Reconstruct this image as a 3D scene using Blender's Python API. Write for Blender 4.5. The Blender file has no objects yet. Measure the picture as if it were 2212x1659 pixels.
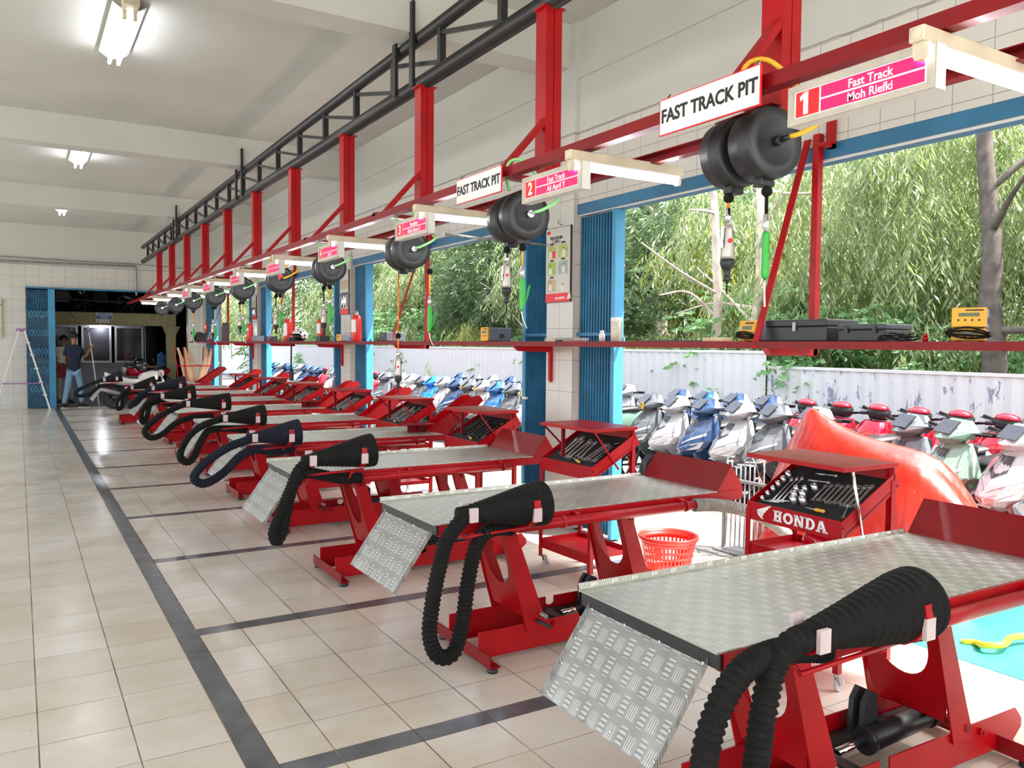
import bpy, bmesh, math, random
from mathutils import Vector, Matrix, Euler
PI = math.pi
RND = random.Random(7)
scene = bpy.context.scene
COL = scene.collection

# ---------------------------------------------------------------- mesh builder
class MB:
    def __init__(self):
        self.v, self.f, self.sm, self.mi = [], [], [], []
    def add(self, vs, fs, smooth=False, mi=0, M=None):
        b = len(self.v)
        if M is not None:
            vs = [M @ Vector(p) for p in vs]
        self.v += [tuple(p) for p in vs]
        for f in fs:
            self.f.append(tuple(b + i for i in f)); self.sm.append(smooth); self.mi.append(mi)
        return self
    def box(self, x0, x1, y0, y1, z0, z1, M=None, mi=0):
        vs = [(x0,y0,z0),(x1,y0,z0),(x1,y1,z0),(x0,y1,z0),(x0,y0,z1),(x1,y0,z1),(x1,y1,z1),(x0,y1,z1)]
        return self.add(vs, [(0,3,2,1),(4,5,6,7),(0,1,5,4),(1,2,6,5),(2,3,7,6),(3,0,4,7)], False, mi, M)
    def bar(self, p0, p1, w, h, up=(0,0,1), mi=0):
        p0, p1 = Vector(p0), Vector(p1); d = p1 - p0; L = d.length; d.normalize()
        u = Vector(up); s = d.cross(u)
        if s.length < 1e-4: s = d.cross(Vector((1,0,0)))
        s.normalize(); u = s.cross(d)
        M = Matrix((( d.x,s.x,u.x,p0.x),(d.y,s.y,u.y,p0.y),(d.z,s.z,u.z,p0.z),(0,0,0,1)))
        return self.box(0, L, -w/2, w/2, -h/2, h/2, M, mi)
    def prism(self, pts, a, b, axis='y', M=None, mi=0, smooth=False):
        # pts: 2D outline; extruded from a to b along axis
        n = len(pts)
        def P(p, t):
            if axis == 'y': return (p[0], t, p[1])
            if axis == 'x': return (t, p[0], p[1])
            return (p[0], p[1], t)
        vs = [P(p, a) for p in pts] + [P(p, b) for p in pts]
        fs = [tuple(range(n-1, -1, -1)), tuple(range(n, 2*n))]
        fs += [(i, (i+1) % n, n + (i+1) % n, n + i) for i in range(n)]
        return self.add(vs, fs, smooth, mi, M)
    def ring_tube(self, path, radii, n=10, caps=True, smooth=True, mi=0, flat=1.0):
        # parallel-transport tube along path with a radius per point
        P = [Vector(p) for p in path]; m = len(P)
        T = []
        for i in range(m):
            t = P[min(i+1, m-1)] - P[max(i-1, 0)]
            T.append(t.normalized() if t.length > 1e-9 else Vector((0,0,1)))
        u = Vector((0,0,1)) if abs(T[0].z) < .9 else Vector((1,0,0))
        u = (u - T[0]*u.dot(T[0])).normalized()
        vs, fs = [], []
        for i in range(m):
            if i:
                u = (u - T[i]*u.dot(T[i]))
                u = u.normalized() if u.length > 1e-6 else T[i].orthogonal().normalized()
            w = T[i].cross(u)
            r = radii[i] if hasattr(radii, '__len__') else radii
            for k in range(n):
                a = 2*PI*k/n
                vs.append(P[i] + (u*math.cos(a)*flat + w*math.sin(a))*r)
        for i in range(m-1):
            for k in range(n):
                k2 = (k+1) % n
                fs.append((i*n+k, i*n+k2, (i+1)*n+k2, (i+1)*n+k))
        if caps:
            fs.append(tuple(range(n-1, -1, -1))); fs.append(tuple((m-1)*n + k for k in range(n)))
        return self.add(vs, fs, smooth, mi)
    def cyl(self, p0, p1, r, n=14, r2=None, mi=0):
        p0, p1 = Vector(p0), Vector(p1)
        d = (p1-p0).normalized(); u = d.orthogonal().normalized(); w = d.cross(u)
        r2 = r if r2 is None else r2
        vs = [p0 + (u*math.cos(2*PI*k/n)+w*math.sin(2*PI*k/n))*r for k in range(n)]
        vs += [p1 + (u*math.cos(2*PI*k/n)+w*math.sin(2*PI*k/n))*r2 for k in range(n)]
        self.add(vs, [(k,(k+1)%n,n+(k+1)%n,n+k) for k in range(n)], True, mi)
        return self.add(vs, [tuple(range(n-1,-1,-1)), tuple(range(n,2*n))], False, mi)
    def lathe(self, prof, M=None, n=24, smooth=True, mi=0, caps=True):
        # prof: list of (r, t) along local z
        vs, fs = [], []
        for r, t in prof:
            for k in range(n):
                a = 2*PI*k/n; vs.append((r*math.cos(a), r*math.sin(a), t))
        m = len(prof)
        for i in range(m-1):
            for k in range(n):
                k2 = (k+1) % n; fs.append((i*n+k, i*n+k2, (i+1)*n+k2, (i+1)*n+k))
        self.add(vs, fs, smooth, mi, M)
        if caps:
            cf = []
            if prof[0][0] > 1e-5: cf.append(tuple(range(n-1,-1,-1)))
            if prof[-1][0] > 1e-5: cf.append(tuple((m-1)*n+k for k in range(n)))
            if cf: self.add(vs, cf, False, mi, M)
        return self
    def ball(self, c, r, n=12, m=8, sc=(1,1,1), mi=0):
        vs, fs = [], []
        for i in range(m+1):
            t = PI*i/m
            for k in range(n):
                a = 2*PI*k/n
                vs.append((c[0]+r*sc[0]*math.sin(t)*math.cos(a), c[1]+r*sc[1]*math.sin(t)*math.sin(a), c[2]+r*sc[2]*math.cos(t)))
        for i in range(m):
            for k in range(n):
                k2=(k+1)%n; fs.append((i*n+k,(i+1)*n+k,(i+1)*n+k2,i*n+k2))
        return self.add(vs, fs, True, mi)
    def loft(self, secs, closed=True, caps=True, smooth=True, mi=0, M=None):
        n = len(secs[0]); vs = [p for s in secs for p in s]; fs = []
        for i in range(len(secs)-1):
            for k in range(n if closed else n-1):
                k2 = (k+1) % n; fs.append((i*n+k, i*n+k2, (i+1)*n+k2, (i+1)*n+k))
        if caps:
            fs.append(tuple(range(n-1,-1,-1))); fs.append(tuple((len(secs)-1)*n+k for k in range(n)))
        return self.add(vs, fs, smooth, mi, M)
    def mesh(self, name):
        me = bpy.data.meshes.new(name)
        me.from_pydata(self.v, [], self.f)
        me.polygons.foreach_set('use_smooth', self.sm)
        me.polygons.foreach_set('material_index', self.mi)
        bm = bmesh.new(); bm.from_mesh(me)
        bmesh.ops.remove_doubles(bm, verts=bm.verts, dist=1e-6)
        bmesh.ops.recalc_face_normals(bm, faces=bm.faces)
        bm.to_mesh(me); bm.free()
        return me
    def build(self, name, mat, parent=None, bevel=0, sub=0, raw=False):
        if raw:
            me = bpy.data.meshes.new(name); me.from_pydata(self.v, [], self.f)
            me.polygons.foreach_set('use_smooth', self.sm); me.polygons.foreach_set('material_index', self.mi)
        else:
            me = self.mesh(name)
        for m in (mat if isinstance(mat, (list, tuple)) else [mat]): me.materials.append(m)
        o = bpy.data.objects.new(name, me); COL.objects.link(o)
        if parent is not None: o.parent = parent
        if bevel:
            b = o.modifiers.new('bevel', 'BEVEL'); b.width = bevel; b.segments = 2; b.limit_method = 'ANGLE'; b.angle_limit = math.radians(40)
        if sub:
            s = o.modifiers.new('sub', 'SUBSURF'); s.levels = sub; s.render_levels = sub
        return o

def tag(o, label=None, cat=None, group=None, kind=None):
    if label: o['label'] = label
    if cat: o['category'] = cat
    if group: o['group'] = group
    if kind: o['kind'] = kind
    return o
def empty(name, loc=(0,0,0), rz=0, label=None, cat=None, group=None):
    o = bpy.data.objects.new(name, None); COL.objects.link(o)
    o.location = loc; o.rotation_euler = (0,0,rz); o.empty_display_size = .05
    return tag(o, label, cat, group)
def struct(name, mb, mat, **k):
    return tag(mb.build(name, mat, **k), kind='structure')
KIDS = {}
def kids(o):
    return [c for c in o.children]
def copy_tree(o, parent=None, loc=None, rz=None, label=None, mats=None):
    c = o.copy(); COL.objects.link(c)
    if parent is not None: c.parent = parent
    if loc is not None: c.location = loc
    if rz is not None: c.rotation_euler = (0,0,rz)
    if label: c['label'] = label
    if mats and c.type == 'MESH':
        for s in c.material_slots:
            if s.material and s.material.name in mats:
                nm = mats[s.material.name]; s.link = 'OBJECT'; s.material = nm
    for ch in kids(o): copy_tree(ch, c, mats=mats)
    return c
def smooth_path(pts, step=.02):
    # Catmull-Rom resample at an even step
    P = [Vector(p) for p in pts]; P = [P[0]*2-P[1]] + P + [P[-1]*2-P[-2]]
    out = []
    for i in range(1, len(P)-2):
        a, b, c, d = P[i-1], P[i], P[i+1], P[i+2]
        for k in range(24):
            t = k/24
            out.append(.5*((2*b)+(c-a)*t+(2*a-5*b+4*c-d)*t*t+(3*b-a-3*c+d)*t**3))
    out.append(P[-2])
    res = [out[0]]; acc = 0
    for i in range(1, len(out)):
        seg = (out[i]-out[i-1]).length
        while acc + seg >= step and seg > 0:
            r = (step-acc)/seg; p = out[i-1].lerp(out[i], r)
            res.append(p); out[i-1] = p; seg = (out[i]-p).length; acc = 0
        acc += seg
    res.append(out[-1])
    return res
def cable(mb, pts, r, n=8, step=.02, mi=0):
    p = smooth_path(pts, step); return mb.ring_tube(p, r, n, mi=mi)

# ---------------------------------------------------------------- text
def text_mesh(txt, size, ext=.0012, bold=0.0, align='CENTER', sx=1.0, shear=0):
    cu = bpy.data.curves.new('t', 'FONT'); cu.body = txt; cu.size = size; cu.extrude = ext; cu.offset = bold
    cu.align_x = align; cu.align_y = 'CENTER'; cu.shear = shear; cu.resolution_u = 3
    o = bpy.data.objects.new('t', cu); COL.objects.link(o)
    bpy.context.view_layer.update()
    dg = bpy.context.evaluated_depsgraph_get()
    me = bpy.data.meshes.new_from_object(o.evaluated_get(dg))
    bpy.data.objects.remove(o); bpy.data.curves.remove(cu)
    if sx != 1: me.transform(Matrix.Diagonal((sx,1,1,1)))
    return me
def text(name, txt, size, mat, M, parent=None, **k):
    me = text_mesh(txt, size, **k); me.transform(M); me.name = name
    me.materials.clear(); me.materials.append(mat)
    o = bpy.data.objects.new(name, me); COL.objects.link(o)
    if parent is not None: o.parent = parent
    return o
def frame(o, right, up):
    # matrix whose local x = right, y = up, z = right x up, origin o
    r, u = Vector(right).normalized(), Vector(up).normalized(); n = r.cross(u)
    return Matrix(((r.x,u.x,n.x,o[0]),(r.y,u.y,n.y,o[1]),(r.z,u.z,n.z,o[2]),(0,0,0,1)))

# ---------------------------------------------------------------- materials
def srgb(r, g, b):
    def f(c):
        c /= 255; return c/12.92 if c <= .04045 else ((c+.055)/1.055)**2.4
    return (f(r), f(g), f(b), 1)
class NT:
    def __init__(self, name):
        self.m = bpy.data.materials.new(name); self.m.use_nodes = True
        self.t = self.m.node_tree; self.b = self.t.nodes['Principled BSDF']
    def n(self, typ, **k):
        nd = self.t.nodes.new(typ)
        for a, v in k.items(): setattr(nd, a, v)
        return nd
    def link(self, a, b): self.t.links.new(a, b)
    def val(self, sock, v):
        if isinstance(v, (int, float)): sock.default_value = v
        elif isinstance(v, (tuple, list)): sock.default_value = v
        else: self.link(v, sock)
    def math(self, op, a, b=None, c=None):
        nd = self.n('ShaderNodeMath', operation=op)
        for i, v in enumerate((a, b, c)):
            if v is not None: self.val(nd.inputs[i], v)
        return nd.outputs[0]
    def coord(self, kind='Object'):
        return self.n('ShaderNodeTexCoord').outputs[kind]
    def xyz(self, sock=None):
        s = self.n('ShaderNodeSeparateXYZ'); self.link(sock or self.coord(), s.inputs[0]); return s.outputs
    def noise(self, scale, detail=3, vec=None, rough=.5, out=0):
        nd = self.n('ShaderNodeTexNoise'); nd.inputs['Scale'].default_value = scale; nd.inputs['Detail'].default_value = detail
        nd.inputs['Roughness'].default_value = rough
        self.link(vec or self.coord(), nd.inputs['Vector']); return nd.outputs[out]
    def mapping(self, scale=(1,1,1), rot=(0,0,0), vec=None):
        nd = self.n('ShaderNodeMapping'); nd.inputs['Scale'].default_value = scale; nd.inputs['Rotation'].default_value = rot
        self.link(vec or self.coord(), nd.inputs[0]); return nd.outputs[0]
    def ramp(self, fac, stops):
        nd = self.n('ShaderNodeValToRGB'); self.link(fac, nd.inputs[0]); e = nd.color_ramp.elements
        while len(e) < len(stops): e.new(.5)
        for i, (p, c) in enumerate(stops):
            e[i].position = p; e[i].color = c if len(c) == 4 else (*c, 1)
        return nd.outputs[0]
    def mix(self, fac, a, b, blend='MIX'):
        nd = self.n('ShaderNodeMix', data_type='RGBA', blend_type=blend)
        self.val(nd.inputs[0], fac)
        self.val(nd.inputs[6], a); self.val(nd.inputs[7], b); return nd.outputs[2]
    def bump(self, h, strength=.3, dist=.002, nrm=None):
        nd = self.n('ShaderNodeBump'); nd.inputs['Strength'].default_value = strength; nd.inputs['Distance'].default_value = dist
        self.link(h, nd.inputs['Height'])
        if nrm is not None: self.link(nrm, nd.inputs['Normal'])
        self.link(nd.outputs[0], self.b.inputs['Normal']); return nd.outputs[0]
    def set(self, **k):
        mp = dict(col='Base Color', rough='Roughness', metal='Metallic', spec='Specular IOR Level', trans='Transmission Weight', coat='Coat Weight', sheen='Sheen Weight', alpha='Alpha', ior='IOR')
        for a, v in k.items(): self.val(self.b.inputs[mp[a]], v)
        return self
def simple(name, col, rough=.5, metal=0, var=.08, scale=14, coat=0, bump=0, spec=.5):
    t = NT(name); c = col if len(col) == 4 else (*col, 1)
    f = t.noise(scale, 4)
    lo = tuple(x*(1-var) for x in c[:3])+(1,); hi = tuple(min(1, x*(1+var)) for x in c[:3])+(1,)
    t.set(col=t.ramp(f, [(.3, lo), (.7, hi)]), rough=rough, metal=metal, coat=coat, spec=spec)
    if bump: t.bump(t.noise(scale*6, 3), bump, .002)
    return t.m
def emit(name, col, strength):
    t = NT(name); t.b.inputs['Emission Color'].default_value = (*col[:3], 1); t.b.inputs['Emission Strength'].default_value = strength
    t.set(col=(.9,.9,.9,1), rough=.5); return t.m
def m_floor():
    t = NT('glazed_floor_tile'); x, y, z = t.xyz()
    ty = t.math('DIVIDE', t.math('SUBTRACT', y, 2.98), .305)
    # across: one grid left of the grey band, another right of it
    xl = t.math('DIVIDE', t.math('SUBTRACT', x, .038), .3); xr = t.math('DIVIDE', t.math('SUBTRACT', x, .938), .3)
    right = t.math('GREATER_THAN', x, .688)
    tx = t.math('ADD', t.math('MULTIPLY', xl, t.math('SUBTRACT', 1, right)), t.math('MULTIPLY', xr, right))
    def edge(v, w):
        fr = t.math('FRACT', v); d = t.math('MINIMUM', fr, t.math('SUBTRACT', 1, fr)); return t.math('LESS_THAN', d, w)
    band = t.math('LESS_THAN', t.math('ABSOLUTE', t.math('SUBTRACT', x, .688)), .05)
    bandedge = t.math('LESS_THAN', t.math('ABSOLUTE', t.math('SUBTRACT', t.math('ABSOLUTE', t.math('SUBTRACT', x, .688)), .05)), .0022)
    ys = t.math('FRACT', t.math('DIVIDE', t.math('SUBTRACT', y, 4.2-.7625), 1.525))
    dys = t.math('MULTIPLY', t.math('ABSOLUTE', t.math('SUBTRACT', ys, .5)), 1.525)
    inr = t.math('GREATER_THAN', x, .738)
    cross = t.math('MULTIPLY', t.math('LESS_THAN', dys, .051), inr)
    crossedge = t.math('MULTIPLY', t.math('LESS_THAN', t.math('ABSOLUTE', t.math('SUBTRACT', dys, .051)), .002), inr)
    gx = t.math('MULTIPLY', edge(tx, .008), t.math('SUBTRACT', 1, band))
    gy = t.math('MULTIPLY', edge(ty, .006), t.math('SUBTRACT', 1, cross))
    grout = t.math('MAXIMUM', t.math('MAXIMUM', gx, gy), t.math('MAXIMUM', bandedge, crossedge))
    dark = t.math('MAXIMUM', band, cross)
    cell = t.n('ShaderNodeCombineXYZ'); t.link(t.math('FLOOR', tx), cell.inputs[0]); t.link(t.math('FLOOR', ty), cell.inputs[1])
    wn = t.n('ShaderNodeTexWhiteNoise'); t.link(cell.outputs[0], wn.inputs[0])
    base = t.ramp(wn.outputs[0], [(0, (.66,.61,.52)), (.5, (.71,.66,.58)), (1, (.74,.69,.62))])
    streak = t.noise(2.2, 5, t.mapping((1,3,1)))
    dirt = t.ramp(t.noise(1.3, 6, rough=.65), [(.42, (1,1,1)), (.75, (.80,.70,.56))])
    base = t.mix(.8, base, dirt, 'MULTIPLY')
    base = t.mix(.5, base, t.ramp(streak, [(.35,(.93,.91,.88)),(.65,(1,1,1))]), 'MULTIPLY')
    speck = t.math('GREATER_THAN', t.noise(38, 2), .76)
    base = t.mix(t.math('MULTIPLY', speck, .45), base, (.16,.11,.08,1))
    dk = t.ramp(t.noise(7, 5), [(.3, (.075,.08,.09)), (.7, (.14,.145,.16))])
    c = t.mix(dark, base, dk)
    gcol = t.ramp(t.noise(3, 4), [(.35, (.30,.22,.16)), (.6, (.06,.035,.025))])
    c = t.mix(t.math('MULTIPLY', grout, .9), c, gcol)
    t.set(col=c, rough=t.math('ADD', t.math('MULTIPLY', t.noise(5, 4), .22), t.math('ADD', .11, t.math('MULTIPLY', grout, .4))), spec=.5)
    t.bump(t.math('SUBTRACT', 1, grout), .5, .002)
    return t.m
def m_walltile(name, axis_u, u0, tw, th, z0, top, col=(.68,.67,.63), uppercol=(.60,.62,.58)):
    t = NT(name); s = t.xyz(); u = s[axis_u]; z = s[2]
    a = t.math('DIVIDE', t.math('SUBTRACT', u, u0), tw); b = t.math('DIVIDE', t.math('SUBTRACT', z, z0), th)
    def edge(v, w):
        fr = t.math('FRACT', v); d = t.math('MINIMUM', fr, t.math('SUBTRACT', 1, fr)); return t.math('LESS_THAN', d, w)
    g = t.math('MAXIMUM', edge(a, .011), edge(b, .009))
    below = t.math('LESS_THAN', z, top)
    g = t.math('MULTIPLY', g, below)
    c = t.mix(below, (*uppercol, 1), t.mix(t.math('MULTIPLY', g, .75), (*col, 1), (.26,.22,.19,1)))
    c = t.mix(.5, c, t.ramp(t.noise(1.6, 5), [(.35,(.92,.92,.90)),(.6,(1,1,1))]), 'MULTIPLY')
    # grime line where plaster meets tile
    ln = t.math('LESS_THAN', t.math('ABSOLUTE', t.math('SUBTRACT', z, t.math('ADD', top, t.math('MULTIPLY', t.math('SUBTRACT', t.noise(9, 4), .5), .02)))), .006)
    c = t.mix(t.math('MULTIPLY', ln, .6), c, (.15,.13,.12,1))
    t.set(col=c, rough=t.math('SUBTRACT', .65, t.math('MULTIPLY', below, .42)))
    t.bump(t.math('SUBTRACT', 1, g), .4, .002)
    return t.m
def m_checker_plate(name, cell=.040, col=(.54,.54,.46), ang=0):
    # five-bar tread plate: groups of bars turned a quarter from cell to cell
    t = NT(name); v = t.mapping((1/cell,1/cell,1/cell), (0,0,ang)); x, y, z = t.xyz(v)
    par = t.math('MODULO', t.math('ADD', t.math('ADD', t.math('FLOOR', x), t.math('FLOOR', y)), 1000), 2)
    fx = t.math('FRACT', x); fy = t.math('FRACT', y); q = t.math('SUBTRACT', 1, par)
    a = t.math('ADD', t.math('MULTIPLY', fx, par), t.math('MULTIPLY', fy, q))
    b = t.math('ADD', t.math('MULTIPLY', fy, par), t.math('MULTIPLY', fx, q))
    w = t.math('ABSOLUTE', t.math('SINE', t.math('MULTIPLY', a, PI*5)))
    inb = t.math('SUBTRACT', .36, t.math('ABSOLUTE', t.math('SUBTRACT', b, .5)))
    ina = t.math('LESS_THAN', t.math('ABSOLUTE', t.math('SUBTRACT', a, .5)), .41)
    inb = t.math('MULTIPLY', t.math('MULTIPLY', t.math('MINIMUM', t.math('MAXIMUM', inb, 0), .12), 8), ina)
    h = t.math('MULTIPLY', t.math('MINIMUM', t.math('MAXIMUM', t.math('SUBTRACT', w, .45), 0), .4), inb)
    wear = t.noise(11, 5)
    c = t.ramp(wear, [(.3, tuple(k*.80 for k in col)), (.65, col)])
    c = t.mix(t.math('MULTIPLY', h, 1.6), c, (.80,.80,.76,1))
    c = t.mix(t.math('MULTIPLY', t.math('MULTIPLY', par, t.math('MINIMUM', t.math('MULTIPLY', inb, 2), 1)), .16), c, (.20,.20,.19,1))  # bars lightened above, alternate cells darkened: relief shading put into the colour
    scr = t.math('GREATER_THAN', t.noise(30, 3, t.mapping((1,.25,1))), .70)
    c = t.mix(t.math('MULTIPLY', scr, .35), c, (.12,.11,.10,1))
    t.set(col=c, rough=t.math('ADD', .26, t.math('MULTIPLY', wear, .2)), metal=.7)
    t.bump(h, .8, .003)
    return t.m
def m_red(name='red_gloss_paint', col=(.44,.0012,.006), rough=.32, wear=.15):
    t = NT(name); f = t.noise(6, 5)
    c = t.ramp(f, [(.25, tuple(k*.72 for k in col)), (.7, col)])
    chip = t.math('GREATER_THAN', t.noise(22, 4, rough=.7), .72)
    c = t.mix(t.math('MULTIPLY', chip, wear), c, (.10,.01,.012,1))
    t.set(col=c, rough=t.math('ADD', rough, t.math('MULTIPLY', t.noise(18, 3), .12)), coat=.04, spec=.30)
    t.bump(t.noise(34, 3), .10, .002)
    return t.m
def m_rubber(name, col=(.0085,.0078,.0074)):
    t = NT(name); f = t.noise(26, 5)
    t.set(col=t.ramp(f, [(.3, tuple(k*.7 for k in col)), (.62, col), (.85, tuple(k*2.4 for k in col))]), rough=.75, spec=.2)
    t.bump(t.noise(120, 3), .25, .001)
    return t.m
def m_glass(name, tint=(.9,.95,.95), rough=.02):
    t = NT(name); t.set(col=(*tint,1), rough=rough, trans=1.0, ior=1.3); return t.m
MT = {}
MT['floor'] = m_floor()
MT['red'] = m_red(); MT['darkred'] = m_red('dark_red_paint', (.25,.0012,.005), .36)
MT['plate'] = m_checker_plate('aluminium_tread_plate')
MT['flap'] = m_checker_plate('aluminium_tread_flap', .040, (.42,.41,.40))
MT['rubber'] = m_rubber('black_ribbed_rubber'); MT['rubber_navy'] = m_rubber('navy_rubber', (.012,.014,.026))
MT['hose_grey'] = m_rubber('grey_canvas_hose', (.30,.28,.25))
MT['black'] = simple('black_paint', (.016,.016,.018), .38); MT['blackplastic'] = simple('black_plastic', (.022,.023,.026), .42)
MT['steel'] = simple('bright_steel', (.62,.62,.63), .22, 1, .1); MT['chrome'] = simple('chrome', (.8,.8,.82), .10, 1, .03)
MT['greysteel'] = simple('worn_grey_steel', (.33,.32,.31), .42, .8, .2)
MT['white'] = simple('white_paint', (.80,.80,.78), .5, 0, .03); MT['ceil'] = simple('ceiling_paint', (.60,.615,.575), .75, 0, .04, 1.5)
MT['blue'] = simple('blue_gate_paint', (.030,.17,.32), .42, .1, .18, 5); MT['bluelight'] = simple('blue_gate_post', (.06,.30,.52), .40, .1, .1, 5)
MT['cream'] = simple('aged_white_plastic', (.66,.58,.44), .5, 0, .14, 9)
MT['tube'] = emit('fluorescent_tube', (.92,.94,1.0), 16.0)
MT['yellow'] = simple('yellow_rubber', (.75,.42,.02), .45); MT['green'] = simple('green_plastic', (.03,.42,.05), .35)
MT['palegreen'] = simple('pale_green_hose', (.30,.72,.28), .4); MT['orange'] = simple('orange_hose', (.85,.22,.02), .4)
MT['silver'] = simple('silver_tool_body', (.52,.47,.43), .35, .6, .1)
MT['pink'] = simple('magenta_sign_print', (.86,.004,.16), .4, 0, .02); MT['signred'] = simple('red_sign_print', (.80,.010,.015), .4, 0, .02)
MT['signwhite'] = simple('white_sign_print', (.88,.86,.86), .45, 0, .03); MT['signframe'] = simple('dull_aluminium_frame', (.55,.50,.42), .45, .5, .12)
MT['ink'] = simple('black_ink', (.012,.012,.014), .5)
MT['woodpale'] = simple('pale_board', (.72,.58,.32), .6, 0, .12, 8)
# ---------------------------------------------------------------- camera
F_PX = 1750.35
def make_camera():
    yaw, pit, rol = .547046985, .0473389027, -.00913823208
    cyw, syw = math.cos(yaw), math.sin(yaw)
    f = Vector((syw*math.cos(pit), cyw*math.cos(pit), -math.sin(pit)))
    r = Vector((cyw, -syw, 0)); d = f.cross(r)
    r2 = r*math.cos(rol) + d*math.sin(rol); d2 = -r*math.sin(rol) + d*math.cos(rol)
    cam = bpy.data.cameras.new('camera'); o = bpy.data.objects.new('camera', cam); COL.objects.link(o)
    cam.sensor_width = 36; cam.lens = F_PX*36/2212; cam.clip_start = .05; cam.clip_end = 300
    M = Matrix(((r2.x,-d2.x,-f.x,0),(r2.y,-d2.y,-f.y,0),(r2.z,-d2.z,-f.z,1.4413),(0,0,0,1)))
    o.matrix_world = M; scene.camera = o
make_camera()

# ---------------------------------------------------------------- light
def make_light():
    w = bpy.data.worlds.new('sky'); scene.world = w; w.use_nodes = True
    t = w.node_tree; bg = t.nodes['Background']
    s = t.nodes.new('ShaderNodeTexSky'); s.sky_type = 'NISHITA'; s.sun_disc = False
    s.sun_elevation = math.radians(58); s.sun_rotation = math.radians(120); s.air_density = 1.0; s.dust_density = 3.0; s.ozone_density = 1.0
    hs = t.nodes.new('ShaderNodeHueSaturation'); hs.inputs['Saturation'].default_value = .45
    t.links.new(s.outputs[0], hs.inputs['Color']); t.links.new(hs.outputs[0], bg.inputs[0]); bg.inputs[1].default_value = .42
    L = bpy.data.lights.new('sun', 'SUN'); L.energy = 9.0; L.angle = .012; L.color = (1, .955, .87)
    o = bpy.data.objects.new('sun', L); COL.objects.link(o)
    to = Vector((.36, -.40, 1.0)).normalized()
    o.rotation_euler = to.to_track_quat('Z', 'Y').to_euler()
    vs = scene.view_settings
    scene.display_settings.display_device = 'sRGB'; vs.view_transform = 'Standard'; vs.look = 'None'; vs.gamma = 1; vs.exposure = 0.95; vs.use_curve_mapping = False
    c = scene.cycles
    c.use_denoising = True; c.use_adaptive_sampling = True; c.adaptive_threshold = .02
    c.max_bounces = 8; c.diffuse_bounces = 5; c.glossy_bounces = 3; c.transmission_bounces = 5; c.transparent_max_bounces = 6
    c.sample_clamp_indirect = 6; c.caustics_reflective = False; c.caustics_refractive = False
make_light()

# ---------------------------------------------------------------- room shell
XW, CEIL = 3.70, 3.93
COLY = [(.30, .67), (5.17, 5.54), (10.13, 10.50), (14.95, 15.32), (20.0, 20.4)]
HDR = 2.54
MT['tile_right'] = m_walltile('white_wall_tile_side', 1, 5.17, .185, .25, .08, 3.09)
MT['tile_colface'] = m_walltile('white_wall_tile_return', 0, 3.70, .30, .25, .08, 3.09, (.66,.60,.54), (.62,.62,.58))
MT['tile_back'] = m_walltile('white_wall_tile_end', 0, .15, .25, .25, .08, 3.08)
struct('floor', MB().box(-6, 3.72, -4, 20.3, -.12, 0), MT['floor'])
struct('ceiling', MB().box(-6, 4.1, -4, 20.5, CEIL, CEIL+.12), MT['ceil'])
for k, y in enumerate((-.2, 5.25, 10.25, 15.05)):
    struct('beam_%d' % k, MB().box(-6, 3.73, y, y+.27, 3.60, CEIL), MT['ceil'])
def right_wall():
    m = MB()
    m.box(3.73, 3.95, -4, 20.3, HDR, CEIL)                     # wall above the openings
    m.box(3.73, 3.95, -4, COLY[0][0], 0, HDR)
    struct('wall_right', m, MT['tile_right'])
    for k, (a, b) in enumerate(COLY):
        m = MB()
        m.add([(XW,a,0),(XW,b,0),(XW,b,CEIL),(XW,a,CEIL)], [(0,1,2,3)], mi=0)
        m.add([(XW,a,0),(3.95,a,0),(3.95,a,CEIL),(XW,a,CEIL)], [(0,1,2,3)], mi=1)
        m.add([(XW,b,0),(3.95,b,0),(3.95,b,CEIL),(XW,b,CEIL)], [(0,1,2,3)], mi=1)
        m.add([(3.95,a,0),(3.95,b,0),(3.95,b,CEIL),(3.95,a,CEIL)], [(0,1,2,3)], mi=1)
        m.add([(XW,a,CEIL),(3.95,a,CEIL),(3.95,b,CEIL),(XW,b,CEIL)], [(0,1,2,3)], mi=1)
        struct('column_%d' % k, m, [MT['tile_right'], MT['tile_colface']])
    m = MB()
    for (a, b) in zip(COLY[:-1], COLY[1:]): m.box(3.715, 3.73, a[1], b[0], 3.50, 3.53)
    struct('trim_1', m, MT['ceil'])
    struct('trim_2', MB().box(3.95, 4.12, -4, 20.3, 2.525, 2.75), MT['white'])   # outer lintel
right_wall()
def back_wall():
    m = MB()
    m.box(-6, .15, 20.2, 20.4, 0, CEIL); m.box(.15, 3.40, 20.2, 20.4, 2.58, CEIL); m.box(3.40, 3.73, 20.2, 20.4, 0, CEIL)
    struct('wall_back', m, MT['tile_back'])
back_wall()
# ---------------------------------------------------------------- folding gates
def gate_mesh_parts(root, length, flip):
    # local: runs along +y from the jamb, zigzag leaves standing close together
    n = max(5, int(length/.034)); m = MB(); s = length/n
    for i in range(n):
        y = i*s
        m.prism([(-.030, y+.004), (-.006, y+s*.30), (.020, y+s*.38), (.020, y+s*.62), (-.006, y+s*.70), (-.030, y+s-.004), (-.020, y+s-.004), (.030, y+s*.66), (.030, y+s*.34), (-.020, y+.004)], .02, 2.44, 'z')
    m.build('slat_leaf', MT['blue'], root)
    MB().box(-.04, .05, length, length+.045, 0, 2.45).build('end_post', MT['bluelight'], root, bevel=.004)
    for z in (.55, 1.52): MB().box(-.045, .055, 0, length, z, z+.025).build('cross_band', MT['blue'], root)
    MB().box(-.012, .006, length+.045, length+.10, 1.46, 1.51).build('lock_plate', MT['bluelight'], root, bevel=.006)
    MB().box(-.065, -.045, length-.06, length+.01, .98, 1.00).build('pull_handle', MT['white'], root)
GATE = {}
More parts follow.
